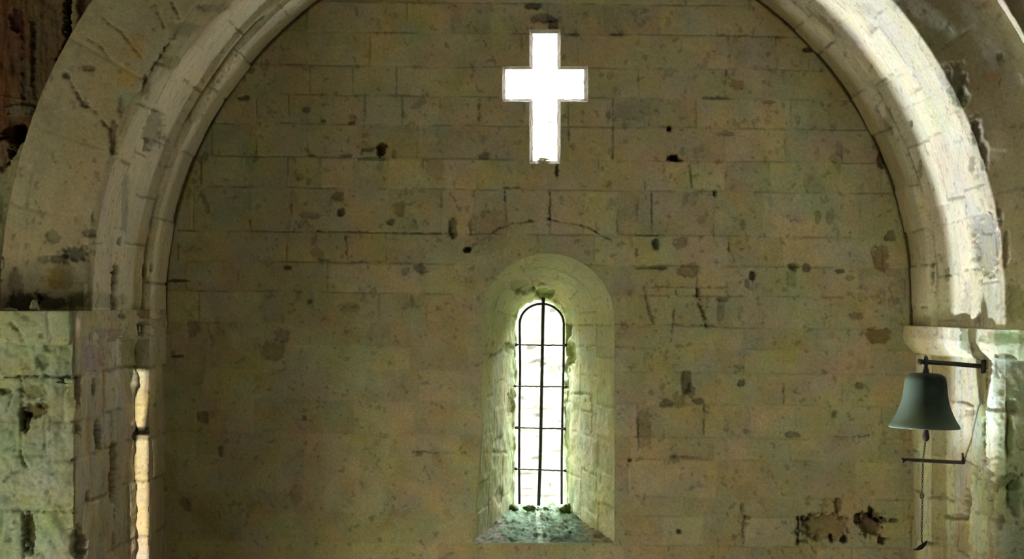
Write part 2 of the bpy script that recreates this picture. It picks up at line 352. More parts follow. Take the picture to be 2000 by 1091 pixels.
# lime bloom on the plastered part
alb *= (1 + 0.10 * plaster * sstep(-0.2, 0.5, n_a))[..., None]
D = (0.50, 0.45, 0.42)
wall_marks = [
    ('s', 746, 293, 11, 13, 0.07, (0.32, 0.22, 0.16)), ('s', 718, 291, 13, 4, 0.02, 0.6), ('s', 770, 300, 5, 10, 0.012, 0.7), ('s', 728, 309, 30, 4, 0.015, 0.6),
    ('s', 1316, 308, 11, 9, 0.09, 0.15), ('s', 1307, 251, 5, 6, 0.05, 0.2), ('s', 1328, 313, 7, 3, 0.03, 0.35),
    ('s', 912, 487, 8, 6, 0.06, 0.22),
    ('l', [(912, 487), (940, 468), (965, 455), (990, 438), (1012, 434), (1040, 430)], 2.0, 0.018, 0.45),
    ('l', [(1014, 436), (1045, 431)], 2.2, 0.02, 0.3), ('l', [(1073, 428), (1098, 433), (1125, 438), (1150, 444), (1170, 457), (1192, 467)], 2.4, 0.022, 0.3),
    ('l', [(987, 372), (989, 440)], 1.8, 0.015, 0.45), ('l', [(1075, 372), (1074, 428)], 2.2, 0.016, 0.4), ('l', [(985, 368), (1020, 366)], 2.4, 0.016, 0.4),
    ('l', [(1207, 410), (1205, 450), (1218, 458), (1285, 461)], 2, 0.014, 0.5), ('l', [(1274, 380), (1274, 460)], 1.8, 0.012, 0.5),
    ('l', [(1395, 376), (1394, 462)], 1.8, 0.012, 0.5), ('l', [(1245, 392), (1243, 430)], 3.5, 0.01, 0.6),
    ('s', 885, 446, 8, 22, 0.03, 0.5), ('s', 920, 444, 5, 14, 0.015, 0.65), ('s', 1281, 478, 9, 14, 0.035, 0.35), ('s', 1243, 492, 3, 9, 0.01, 0.55),
    ('s', 1286, 523, 22, 3.5, 0.02, 0.4), ('s', 1252, 523, 14, 3, 0.012, 0.55), ('s', 1345, 528, 22, 13, 0.02, 0.62),
    ('s', 1330, 474, 14, 12, 0.012, 0.6), ('l', [(1423, 462), (1424, 488), (1430, 500)], 3, 0.02, 0.5),
    ('s', 1469, 537, 7, 9, 0.03, 0.3), ('s', 1459, 553, 6, 8, 0.015, 0.6), ('s', 1548, 520, 9, 8, 0.03, 0.38), ('s', 1576, 523, 9, 8, 0.02, 0.45), ('s', 1546, 545, 12, 16, 0.01, 0.7),
    ('s', 1641, 530, 10, 4, 0.02, 0.4), ('s', 1662, 543, 9, 6, 0.012, 0.6), ('s', 1597, 425, 6, 14, 0.012, 0.6), ('s', 1622, 425, 9, 15, 0.01, 0.65),
    ('s', 1451, 440, 5, 14, 0.01, 0.65),
    ('l', [(1258, 562), (1268, 600), (1276, 630)], 4.5, 0.018, 0.58), ('l', [(1260, 560), (1422, 562)], 2, 0.012, 0.62), ('l', [(1323, 565), (1315, 632), (1312, 665)], 2, 0.012, 0.5),
    ('l', [(1364, 566), (1368, 592), (1382, 636)], 6, 0.025, (0.55, 0.42, 0.36)), ('s', 1410, 585, 12, 5, 0.015, 0.5), ('s', 1408, 608, 8, 24, 0.012, 0.68),
    ('l', [(1200, 634), (1312, 634), (1455, 641)], 2.2, 0.012, 0.6), ('l', [(1200, 677), (1225, 677)], 2.4, 0.014, 0.4), ('s', 1672, 617, 14, 8, 0.012, 0.6),
    ('s', 1341, 745, 11, 24, 0.02, (0.45, 0.44, 0.40)), ('s', 1350, 762, 9, 14, 0.015, 0.6), ('s', 1303, 786, 15, 9, 0.018, 0.48), ('s', 1328, 782, 16, 14, 0.01, 0.68), ('s', 1364, 783, 14, 6, 0.015, 0.5),
    ('s', 1260, 838, 16, 38, 0.012, (0.70, 0.72, 0.62)), ('l', [(1248, 812), (1248, 880)], 2, 0.012, 0.5), ('l', [(1376, 786), (1376, 850)], 2, 0.012, 0.5),
    ('s', 1448, 748, 8, 6, 0.02, 0.5), ('l', [(1531, 750), (1531, 786)], 2.4, 0.015, 0.42), ('s', 1548, 848, 16, 6, 0.015, 0.5), ('l', [(1632, 853), (1700, 851)], 2.4, 0.014, 0.42),
    ('l', [(1310, 892), (1368, 894)], 3, 0.015, 0.5), ('s', 1231, 898, 6, 4, 0.03, (0.4, 0.28, 0.2)), ('s', 1327, 1038, 6, 5, 0.03, 0.4), ('s', 1678, 753, 9, 7, 0.015, 0.5),
    ('s', 1630, 808, 5, 8, 0.015, 0.6),
    ('s', 1610, 1028, 50, 26, 0.045, (0.72, 0.62, 0.50)), ('s', 1570, 1012, 14, 6, 0.03, 0.42), ('l', [(1560, 1010), (1559, 1062)], 3, 0.025, 0.35), ('s', 1568, 1056, 12, 5, 0.02, 0.45),
    ('s', 1638, 985, 8, 16, 0.02, 0.45), ('s', 1700, 1022, 24, 26, 0.06, (0.42, 0.36, 0.36)), ('s', 1702, 1000, 8, 12, 0.06, 0.25), ('s', 1676, 1012, 8, 12, 0.05, 0.3), ('s', 1649, 1054, 9, 8, 0.05, 0.2),
    ('s', 1624, 1052, 4, 8, 0.03, 0.3), ('s', 1722, 1016, 16, 5, 0.05, 0.3), ('s', 1722, 1056, 10, 8, 0.04, 0.25), ('l', [(1455, 1008), (1453, 1060)], 4, 0.014, 0.6), ('s', 1460, 1010, 7, 5, 0.01, 0.5),
    ('s', 1450, 990, 5, 10, 0.01, 0.6), ('s', 1745, 1016, 10, 5, 0.03, 0.4),
    # around and above the cross
    ('s', 1045, 12, 18, 6, 0.025, 0.38), ('s', 1058, 35, 24, 10, 0.02, 0.5), ('s', 1082, 47, 10, 12, 0.02, 0.45), ('l', [(1036, 59), (1092, 60)], 3, 0.02, 0.35),
    ('s', 1122, 67, 11, 4, 0.012, 0.5), ('s', 1205, 67, 18, 4, 0.012, 0.5), ('l', [(1400, 69), (1530, 73)], 2.4, 0.014, 0.5), ('s', 1088, 332, 4, 14, 0.02, 0.35),
    ('l', [(937, 192), (937, 240)], 2.6, 0.016, 0.4), ('s', 948, 304, 12, 8, 0.015, 0.45), ('l', [(1197, 192), (1198, 312)], 2.4, 0.014, 0.5), ('s', 1188, 222, 6, 10, 0.01, 0.65),
    ('l', [(1520, 115), (1514, 140), (1508, 142)], 2.6, 0.015, 0.45), ('s', 1578, 97, 12, 5, 0.03, 0.4), ('s', 1419, 142, 4, 8, 0.012, 0.5), ('s', 1440, 165, 16, 12, 0.008, (0.72, 0.64, 0.52)),
    ('s', 1240, 215, 38, 23, 0.004, (0.80, 0.84, 0.88)), ('s', 1395, 191, 26, 4, 0.012, 0.55), ('s', 1500, 199, 14, 4, 0.012, 0.55), ('l', [(1348, 325), (1352, 368)], 3, 0.012, 0.55), ('s', 1396, 378, 4, 6, 0.02, 0.4),
    ('s', 476, 192, 12, 5, 0.02, 0.45), ('s', 597, 213, 9, 7, 0.015, 0.55), ('s', 1420, 262, 14, 4, 0.01, 0.6),
    ('s', 490, 138, 8, 6, 0.012, 0.6), ('s', 632, 236, 6, 3, 0.015, 0.4), ('s', 688, 240, 8, 3, 0.015, 0.4), ('s', 610, 303, 8, 3, 0.012, 0.5), ('s', 677, 304, 12, 4, 0.012, 0.55),
    ('s', 660, 382, 13, 12, 0.02, (0.55, 0.58, 0.50)), ('s', 666, 414, 8, 9, 0.03, 0.4), ('s', 603, 420, 22, 7, 0.008, 0.68), ('l', [(489, 425), (489, 448)], 2.4, 0.012, 0.5),
    ('l', [(620, 452), (700, 452), (790, 455), (862, 457)], 2.4, 0.014, 0.45), ('l', [(677, 456), (678, 510)], 2.2, 0.014, 0.4), ('l', [(625, 508), (655, 509), (720, 512)], 2.6, 0.012, 0.5),
    ('s', 820, 523, 14, 10, 0.02, 0.48), ('s', 792, 530, 8, 8, 0.01, 0.65), ('s', 562, 522, 9, 5, 0.015, 0.45), ('s', 780, 405, 12, 16, 0.01, (0.72, 0.62, 0.55)), ('s', 762, 433, 10, 6, 0.012, 0.55),
    ('s', 604, 589, 6, 5, 0.015, 0.45), ('s', 548, 655, 16, 14, 0.008, 0.66), ('s', 530, 685, 26, 22, 0.006, (0.66, 0.66, 0.58)), ('s', 678, 600, 26, 9, 0.005, (0.78, 0.76, 0.80)), ('s', 805, 590, 5, 14, 0.01, 0.65),
    ('l', [(808, 882), (912, 884)], 3.2, 0.014, 0.5), ('s', 818, 886, 8, 6, 0.012, 0.6), ('s', 593, 816, 5, 7, 0.015, 0.5), ('s', 578, 965, 14, 20, 0.006, 0.78), ('s', 350, 548, 22, 3, 0.02, 0.5),
    ('s', 345, 695, 14, 3, 0.02, 0.5), ('s', 395, 815, 12, 14, 0.015, 0.55), ('s', 375, 640, 14, 16, 0.01, 0.7), ('s', 430, 880, 6, 12, 0.01, 0.6), ('s', 362, 985, 12, 16, 0.01, 0.65),
    ('s', 1722, 500, 16, 26, 0.015, (0.60, 0.52, 0.48)), ('s', 1722, 312, 8, 20, 0.02, 0.5), ('s', 1740, 460, 12, 12, 0.02, 0.6), ('s', 1715, 655, 30, 16, 0.02, (0.55, 0.48, 0.35)),
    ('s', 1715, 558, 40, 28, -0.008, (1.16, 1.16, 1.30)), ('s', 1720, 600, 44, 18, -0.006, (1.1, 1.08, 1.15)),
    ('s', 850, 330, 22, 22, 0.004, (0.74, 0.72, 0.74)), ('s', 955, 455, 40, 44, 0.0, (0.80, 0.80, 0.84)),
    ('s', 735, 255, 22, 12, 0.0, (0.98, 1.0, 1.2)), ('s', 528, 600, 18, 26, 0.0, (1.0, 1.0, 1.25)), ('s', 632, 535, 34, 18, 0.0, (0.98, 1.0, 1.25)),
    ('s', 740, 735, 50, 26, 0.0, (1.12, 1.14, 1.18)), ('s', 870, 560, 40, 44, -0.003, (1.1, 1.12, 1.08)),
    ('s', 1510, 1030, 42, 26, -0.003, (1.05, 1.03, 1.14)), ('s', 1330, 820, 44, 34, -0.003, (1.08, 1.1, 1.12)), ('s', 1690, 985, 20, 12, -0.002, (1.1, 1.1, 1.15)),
]
marks(X, Y_, h, alb, wall_marks, 1)
lipw = np.minimum(sstep(0, 9, sd_w), sstep(0, 7, sd_c)); h *= lipw
# open seam where the arch meets the wall, its shade painted into the colour
seam = np.exp(-((np.hypot(U * 0 + (X - VX) / PXM - 0.24, np.minimum((Y_ - VY) / PXM, 0)) - 2.5) / 0.011) ** 2); h -= 0.035 * seam * (Y_ < 640); alb *= (1 - 0.45 * seam * (Y_ < 640))[..., None]
P = np.stack(((X - VX) / PXM, 14.0 - h, EYE - (Y_ - VY) / PXM), -1)
tag(link('wall_back', grid_mesh('wall_back', P, alb, kf, STONE)), 'end wall of coursed pale limestone blocks behind the arch', 'wall', kind='structure')

# ------------------------------------------------------------------ cross shaped opening
def loop_cross(b):
    (vx0, vy0, vx1, vy1), (hx0, hy0, hx1, hy1) = b
    return [(vx0, vy0), (vx1, vy0), (vx1, hy0), (hx1, hy0), (hx1, hy1), (vx1, hy1), (vx1, vy1), (vx0, vy1), (vx0, hy1), (hx0, hy1), (hx0, hy0), (vx0, hy0)]
A = loop_cross(CROSS_O); B = loop_cross(((1041, 66, 1088, 314), (988, 136, 1140, 193)))
v = []; f = []; cc = []; rs = np.random.RandomState(3)
for k in range(12):
    a0, a1 = A[k], A[(k + 1) % 12]; b0, b1 = B[k], B[(k + 1) % 12]
    n = max(2, int(math.hypot(a1[0] - a0[0], a1[1] - a0[1]) / 5)); base = len(v); M = 9
    for i in range(n + 1):
        t = i / n
        for j in range(M):
            s = j / (M - 1); Yd = 14.0 + 0.012 * s
            # the outline drawn at the wall face, the inner edge where the photo shows it from here
            pa = pt(a0[0] + (a1[0] - a0[0]) * t, a0[1] + (a1[1] - a0[1]) * t, 14.0); pb = pt(b0[0] + (b1[0] - b0[0]) * t, b0[1] + (b1[1] - b0[1]) * t, 14.012)
            p = pa + (pb - pa) * s
            if 0 < j:
                w = rs.uniform(-1, 1) * 0.0022 if 0 < i < n else 0
                nn = np.array((a1[1] - a0[1], 0, -(-(a1[0] - a0[0])))); nn = nn / (np.linalg.norm(nn) + 1e-9); p = p + nn * w
            v.append(p)
            q = 1 + 0.25 * rs.uniform(-1, 1); cc.append((0.40 * q, 0.37 * q, 0.31 * q))
    for i in range(n):
        for j in range(M - 1): f.append((base + i * M + j, base + (i + 1) * M + j, base + (i + 1) * M + j + 1, base + i * M + j + 1))
me = pymesh('window_1', v, f, STONE)
at = me.attributes.new('stone', 'FLOAT_COLOR', 'POINT'); at.data.foreach_set('color', np.array([(*c, 1) for c in cc], np.float32).ravel())
tag(link('window_1', me), 'cross-shaped window opening cut through the end wall, bright with daylight', 'window', kind='structure')

# ------------------------------------------------------------------ splayed round-headed window
YO, YI = 14.0, 14.9
def loop_u(lx_top, lx_bot, rx, cx, cy, R, yb, n1, n2, extra=0):
    pts = []
    for i in range(n1): 
        t = i / n1; y = yb + extra + (cy - yb - extra) * t
        x = lx_bot + (lx_top - lx_bot) * min(1, max(0, (yb - y) / (yb - cy) * 2.0)); pts.append((x, y))
    for i in range(n2 + 1):
        a = math.pi - math.pi * i / n2; pts.append((cx + R * math.cos(a), cy - R * math.sin(a)))
    for i in range(1, n1 + 1): t = i / n1; pts.append((rx, cy + (yb + extra - cy) * t))
    return np.array(pts)
n1, n2 = 130, 100
Lo = loop_u(941, 922, 1200, 1070, 625, 130, 1060, n1, n2, 0); Li = loop_u(1009, 1007, 1101, 1055, 630, 46, 990, n1, n2, 12)
M = 110
Po = np.stack([pt(x, y, YO) for x, y in Lo]); Pi = np.stack([pt(x, y, YI) for x, y in Li])
s = np.linspace(0, 1, M)
Pg = Po[:, None, :] * (1 - s)[None, :, None] + Pi[:, None, :] * s[None, :, None]
Pg2 = np.repeat(Pi[:, None, :], 12, 1); Pg2[:, :, 1] += np.linspace(0.012, 0.16, 12)[None, :]     # straight outer embrasure
Pg = np.concatenate((Pg, Pg2), 1)
N = grid_normals(Pg)
seg = np.concatenate(([0], np.cumsum(np.linalg.norm(np.diff(Po, axis=0), axis=1)))); Ug = np.repeat(seg[:, None], Pg.shape[1], 1)
Vg = np.concatenate((s * 0.95, 0.95 + np.linspace(0.012, 0.16, 12)))[None, :].repeat(len(Po), 0)
mid = np.array(pt(1070, 780, 14.5)); sgn = np.sign(((mid - Pg) * N).sum(-1)); N *= sgn[..., None]
rngw = np.random.RandomState(5)
jt = [rand_joints(rngw, -0.2, seg[-1] + 0.2, 0.17, 0.34) for _ in range(4)]
dh, dv, r, r2 = masonry(Ug, Vg, [-0.5, 0.31, 0.62, 0.9, 1.4], jt, 21, 0.02)
nb = fbm(Ug * 12, Vg * 12, 90, 4)
kj = (1 - sstep(0.3, 1.8, np.minimum(dh * 1.5, dv) / 0.006)) * sstep(-0.3, 0.3, fbm(Ug * 6, Vg * 6, 91, 3))
rough = sstep(0.62, 0.95, Vg)                      # rubble and mortar lumps near the opening
h = (r - 0.5) * 0.012 * sstep(0, 0.015, np.minimum(dh, dv)) + 0.006 * nb - 0.006 * kj + rough * (0.016 * fbm(Ug * 9, Vg * 16, 92, 4) + 0.002)
h *= sstep(0, 0.03, Vg)
alb = stone_colour(Ug, Vg, np.array((0.51, 0.52, 0.32)), r, r2, 23, 0.7) * (1 - 0.25 * kj)[..., None]
alb *= 1 + rough[..., None] * (np.array((-0.05, 0.06, -0.02)) + 0.3 * sstep(-0.1, 0.5, fbm(Ug * 10, Vg * 14, 93, 3))[..., None])
Pd = Pg + N * h[..., None]
px, py = project(Pg)
win_marks = [('s', 1062, 572, 22, 9, 0.03, (0.45, 0.46, 0.3)), ('s', 1020, 560, 22, 12, 0.02, 0.6), ('l', [(1112, 583), (1128, 570)], 2.4, 0.015, 0.5), ('l', [(955, 700), (985, 682)], 2.6, 0.02, 0.4),
             ('s', 1112, 645, 6, 14, 0.03, 0.45), ('s', 1115, 690, 9, 24, 0.03, (0.5, 0.55, 0.4)), ('s', 1106, 735, 6, 30, 0.02, 0.45), ('s', 998, 790, 7, 26, 0.02, 0.55), ('s', 990, 680, 12, 10, 0.02, 0.6),
             ('l', [(1125, 676), (1180, 677)], 2, 0.01, 0.55), ('l', [(1100, 634), (1200, 636)], 2, 0.01, 0.55), ('l', [(1110, 770), (1155, 770), (1155, 850)], 2, 0.01, 0.7), ('s', 975, 968, 8, 18, 0.01, 0.7),
             ('l', [(1030, 540), (1020, 520)], 2, 0.01, 0.6), ('s', 1062, 545, 26, 9, 0.01, 0.75), ('l', [(920, 882), (990, 884)], 2.4, 0.01, 0.6)]
marks(px, py, h, alb, win_marks, 5)
Pd = Pg + N * h[..., None]
w2 = tag(link('window_2', grid_mesh('window_2', Pd, alb, None, STONE)), 'tall round-headed slit window with deep splayed stone reveals', 'window', kind='structure')

# sloping sill
nu, nv = 190, 110
tu = np.linspace(-0.07, 1.07, nu); tv = np.linspace(0, 1.12, nv)
a0 = pt(922, 1060, YO); a1 = pt(1200, 1060, YO); b0 = pt(1007, 988, YI); b1 = pt(1101, 988, YI)
TU, TV = np.meshgrid(tu, tv, indexing='ij')
TUc = np.where(TV < 0.02, np.clip(TU, 0, 1), TU)
Pg = ((a0 * (1 - TUc[..., None]) + a1 * TUc[..., None]) * (1 - TV[..., None]) + (b0 * (1 - TUc[..., None]) + b1 * TUc[..., None]) * TV[..., None])
N = grid_normals(Pg); N *= np.sign(N[..., 2:3])
Uu = TU * 0.95; Vu = TV * 0.95
px, py = project(Pg)
n3 = fbm(px / 14, py / 9, 40, 4)
h = 0.028 * fbm(Uu * 9, Vu * 9, 41, 4) + 0.010 * fbm(Uu * 30, Vu * 30, 42, 3); h *= sstep(0, 0.06, TV)
green = np.array((0.055, 0.085, 0.036)); teal = np.array((0.14, 0.205, 0.13)); grey = np.array((0.25, 0.245, 0.18)); ochre = np.array((0.12, 0.10, 0.03))
wt = sstep(-0.15, 0.25, n3 + (1085 - px) / 140); wg = sstep(0.1, 0.5, n3 * 0.6 + (985 - px) / 60 + 0.2); wo = sstep(0.2, 0.6, n3 * 0.5 + (px - 1120) / 60)
alb = green + (teal - green) * wt[..., None]; alb = alb + (grey - alb) * wg[..., None]; alb = alb + (ochre - alb) * wo[..., None]
alb = alb * (1 + 0.28 * fbm(Uu * 22, Vu * 22, 43, 4))[..., None]
dark = sstep(0.2, 0.45, fbm(px / 10, py / 7, 44, 3)); alb = alb * (1 - 0.35 * dark)[..., None]
streak = (1 - sstep(2.5, 6, np.abs(px - (1049 + (py - 985) * 0.09) - 2 * n3))); alb = alb + (np.array((0.56, 0.66, 0.5)) - alb) * (0.40 * streak)[..., None]
link('sill', grid_mesh('sill', Pg + N * h[..., None], np.clip(alb, 0.01, 0.8), None, STONE), w2)['label'] = 'steep stone sill stained green and white'

# clumps of moss and rubble along the foot of the opening
mb = MB()
for q, (x, y, rx, rz, sd) in enumerate([(1002, 990, 9, 6, 1), (1032, 990, 12, 5, 2), (1064, 994, 10, 6, 3), (1097, 994, 9, 7, 4), (1108, 990, 7, 8, 5), (1046, 995, 7, 5, 6), (1084, 1000, 6, 4, 7)]):
    c = pt(x, y + 2, 14.79); mb.blob(c, (rx / 276, 0.022, rz / 276), sd, 12, 0.8)
tag(mb.build('moss_clumps', MOSS), 'dark green moss clumps along the foot of the narrow window', 'moss', kind='stuff')

# ------------------------------------------------------------------ iron grille in the round-headed window
g = bpy.data.objects.new('window_grille', None); COL.objects.link(g); YG = 14.86
g.location = pt(1055, 985, YG)
tag(g, 'black wrought iron grille filling the narrow round-headed window', 'grille')
def gp(x, y, dy=0): return tuple(pt(x, y, YG + dy) - np.array(g.location))
mb = MB(); mb.tube([gp(1061.5, 578), gp(1060, 640), gp(1059, 700), gp(1057.5, 780), gp(1056, 860), gp(1054, 930), gp(1052, 987)], 0.0128, 10); mb.build('central_bar', IRON, g)
mb = MB()
hp = [(1014.5, 984), (1014, 900), (1014.5, 800), (1016, 720), (1015, 632)]
for i in range(1, 16):
    a = math.pi - math.pi * i / 16; hp.append((1058 + 43 * math.cos(a), 632 - 39 * math.sin(a)))
hp += [(1101, 632), (1100.5, 720), (1098.5, 800), (1097, 900), (1097, 984)]
mb.tube([gp(*p) for p in hp], [0.0092] * len(hp), 8); mb.build('hoop_frame', IRON, g)
for y0, y1, x0, x1 in ((673, 674, 1007, 1106), (753.5, 755, 1005, 1107), (834.5, 837, 1008, 1104), (915, 919, 1007, 1105)):
    mb = MB(); rb = np.random.RandomState(int(y0)); n = 26
    mb.tube([gp(x0 + (x1 - x0) * i / n, y0 + (y1 - y0) * i / n + rb.uniform(-.5, .5), -0.012) for i in range(n + 1)], [0.0054 + rb.uniform(-0.0008, 0.0016) for _ in range(n + 1)], 7)
    for x in (x0 + 1, x1 - 1): mb.blob(np.array(gp(x, y0 if x < 1050 else y1, -0.012)), (0.014, 0.012, 0.010), int(y0), 7, 0.5)
    mb.build('crossbar', IRON, g)

# ------------------------------------------------------------------ what lies outside
xs2 = np.linspace(-9, 9, 420); zs2 = np.linspace(-0.5, 5.66, 260)
XX, ZZ = np.meshgrid(xs2, zs2, indexing='ij')
rngx = np.random.RandomState(12)
cs = list(np.arange(-1, 7, 0.21)); jx = [rand_joints(rngx, -9.5, 9.5, 0.2, 0.5) for _ in cs[:-1]]
dh, dv, r, r2 = masonry(XX, ZZ, cs, jx, 55, 0.03)
kj = (1 - sstep(0.0, 0.030, np.minimum(dh, dv)))
alb = stone_colour(XX, ZZ, np.array((0.15, 0.15, 0.14)), r, r2, 57, 0.5) * (1 - 0.45 * kj)[..., None]
alb *= (1 - 0.8 * sstep(0.34, 0.5, fbm(XX * 6, ZZ * 11, 58, 3)))[..., None]
top = 0.04 * fbm(XX * 1.3, XX * 0, 59, 3) * sstep(4.5, 6, ZZ)
PP = np.stack((XX, 20.0 - (r - 0.5) * 0.03 + 0.03 * kj + 0.012 * fbm(XX * 5, ZZ * 5, 60, 3), ZZ + top), -1)
tag(link('wall_exterior', grid_mesh('wall_exterior', PP, alb, None, STONE)), 'sunlit pale rubble wall outside the windows', 'wall', kind='structure')
v = [(-12, 14.95, -0.02), (12, 14.95, -0.02), (12, 21, -0.02), (-12, 21, -0.02)]
tag(link('ground_exterior', pymesh('ground_exterior', v, [(0, 1, 2, 3)], PLAIN)), kind='structure')
# leafy sprig behind the upper right pane
mb = MB(); rl = np.random.RandomState(4)
stem_pts = [(pt(1055, 960, 15.6)[0], 15.6, -0.03), pt(1055, 960, 15.6), pt(1057, 800, 15.6), pt(1062, 775, 15.6), pt(1068, 740, 15.55), pt(1074, 715, 15.5), pt(1078, 694, 15.5)]
mb.tube(stem_pts, 0.004, 6)
leaves = [(1070, 702, 9, 6), (1078, 712, 11, 7), (1085, 722, 10, 9), (1074, 724, 9, 6), (1088, 706, 7, 5), (1092, 733, 7, 5), (1066, 718, 7, 5), (1083, 738, 8, 5), (1066, 756, 5, 7), (1071, 764, 5, 5), (1050, 710, 5, 4)]
lf = []
ob = mb.build('leafy_sprig', LEAF)
tag(ob, 'pale grey-green leafy sprig outside, in the upper right half of the narrow window', 'plant')
for x, y, rx, ry in leaves:
    m2 = MB(); c = Vector(pt(x, y, 15.5 + rl.uniform(-.05, .05))); a = rl.uniform(0, 3.1); vv = []; n = 14
    for layer in (0, 1):
        for i in range(n):
            t = 2 * math.pi * i / n; qx = rx / 264 * math.cos(t); qz = ry / 264 * math.sin(t) * (1 + 0.2 * math.cos(t))
            vv.append((c.x + qx * math.cos(a * .3) - qz * math.sin(a * .3), c.y + 0.35 * qx + layer * 0.0016 + 0.6 * qx * qx / 0.04, c.z + qx * math.sin(a * .3) + qz * math.cos(a * .3)))
    m2.add(vv, [tuple(range(n)), tuple(range(n, 2 * n))[::-1]] + [(i, (i + 1) % n, n + (i + 1) % n, n + i) for i in range(n)])
    m2.build('leaf', LEAF, ob)

# ------------------------------------------------------------------ the transverse arch
CX = 0.24; R1, R2, RO = 2.50, 2.60, 3.12; YB, YS, YF = 14.09, 13.40, 12.00
STEP = 0.0085
def profile(pts, step):
    out = []; cum = []; s = 0; nr = []
    for (a, b) in zip(pts, pts[1:]):
        a = np.array(a); b = np.array(b); L = np.linalg.norm(b - a); n = max(2, int(round(L / step)))
        for i in range(n): out.append(a + (b - a) * i / n); cum.append(s + L * i / n)
        s += L
    out.append(np.array(pts[-1])); cum.append(s)
    return np.array(out), np.array(cum)
prof, cum = profile([(YB, R1), (YS + 0.01, R1), (YS - 0.05, R2), (YF + 0.045, R2), (YF, R2 + 0.04), (YF, RO), (YF + 0.85, RO)], STEP)
tan = np.gradient(prof, axis=0); nrm = np.stack((tan[:, 1], -tan[:, 0]), 1); nrm /= np.linalg.norm(nrm, axis=1, keepdims=True)   # (dY, dr) towards the opening / viewer
Ls = 0.22                                   # straight stilts below the springing
path = []
arc = math.pi * R2
tt = np.concatenate((np.arange(-Ls, 0, STEP), np.arange(0, arc, STEP), np.arange(arc, arc + Ls, STEP)))
T, S = np.meshgrid(tt, np.arange(len(prof)), indexing='ij')
ang = np.clip(T / R2, 0, math.pi)
rr = prof[:, 1][None, :].repeat(len(tt), 0); yy = prof[:, 0][None, :].repeat(len(tt), 0)
drop = np.where(T < 0, -T, np.where(T > arc, T - arc, 0))
SS = cum[None, :].repeat(len(tt), 0)
seg_len = [0.68, 0.117, 1.305, 0.06, 0.48, 0.85]; e = np.cumsum([0] + seg_len)
nz = nrm[None].repeat(len(tt), 0)
# stones: strips across the depth are the courses, radial joints run along the arc
rnga = np.random.RandomState(21)
strips = [-1, e[1] + 0.05, e[2] + 0.42, e[2] + 0.86, e[3] + 0.03, e[5] + 0.02, 9]
ja = [rand_joints(rnga, -1, arc + 1, 0.22, 0.50) for _ in strips[:-1]]
ja[4] = rand_joints(rnga, -1, arc + 1, 0.30, 0.46)
# the seams between soffit strips wander from stone to stone
wob = 0.10 * (vnoise(T / 0.55 + 0.0, T * 0, 33) - 0.5) * sstep(e[2], e[2] + 0.3, SS) * (1 - sstep(e[3] - 0.3, e[3], SS))
dh, dv, r, r2 = masonry(T, SS + wob, strips, ja, 41, 0.012)
na = fbm(T * 3, SS * 3, 140, 4); nb = fbm(T * 11, SS * 11, 141, 4); nst = fbm(T * 3.0, SS * 14, 142, 4)
jn = np.minimum(dh * 1.2, dv)
kj = (1 - sstep(0.3, 1.8, jn / 0.006)) * sstep(-0.35, 0.2, fbm(T * 5, SS * 5, 143, 3) + 0.05)
kj = kj * (1 - 0.62 * (SS > e[3] + 0.02))
h = (r - 0.5) * 0.016 * sstep(0, 0.02, jn) * (1 - 0.75 * (SS > e[3] + 0.02)) + 0.009 * na + 0.004 * nb + 0.0012 * fbm(T * 50, SS * 50, 144, 3) - 0.014 * kj
alb = stone_colour(T, SS, BASE * np.array((1.04, 1.01, 1.03)), r, r2, 145, 0.5)
alb *= (1 - 0.42 * kj)[..., None] * (1 + 0.10 * nst)[..., None]
x0 = CX + rr * np.cos(ang); z0 = EYE + rr * np.sin(ang) - drop
P0 = np.stack((x0, yy, z0), -1)
px, py = project(P0)
DK = 0.42
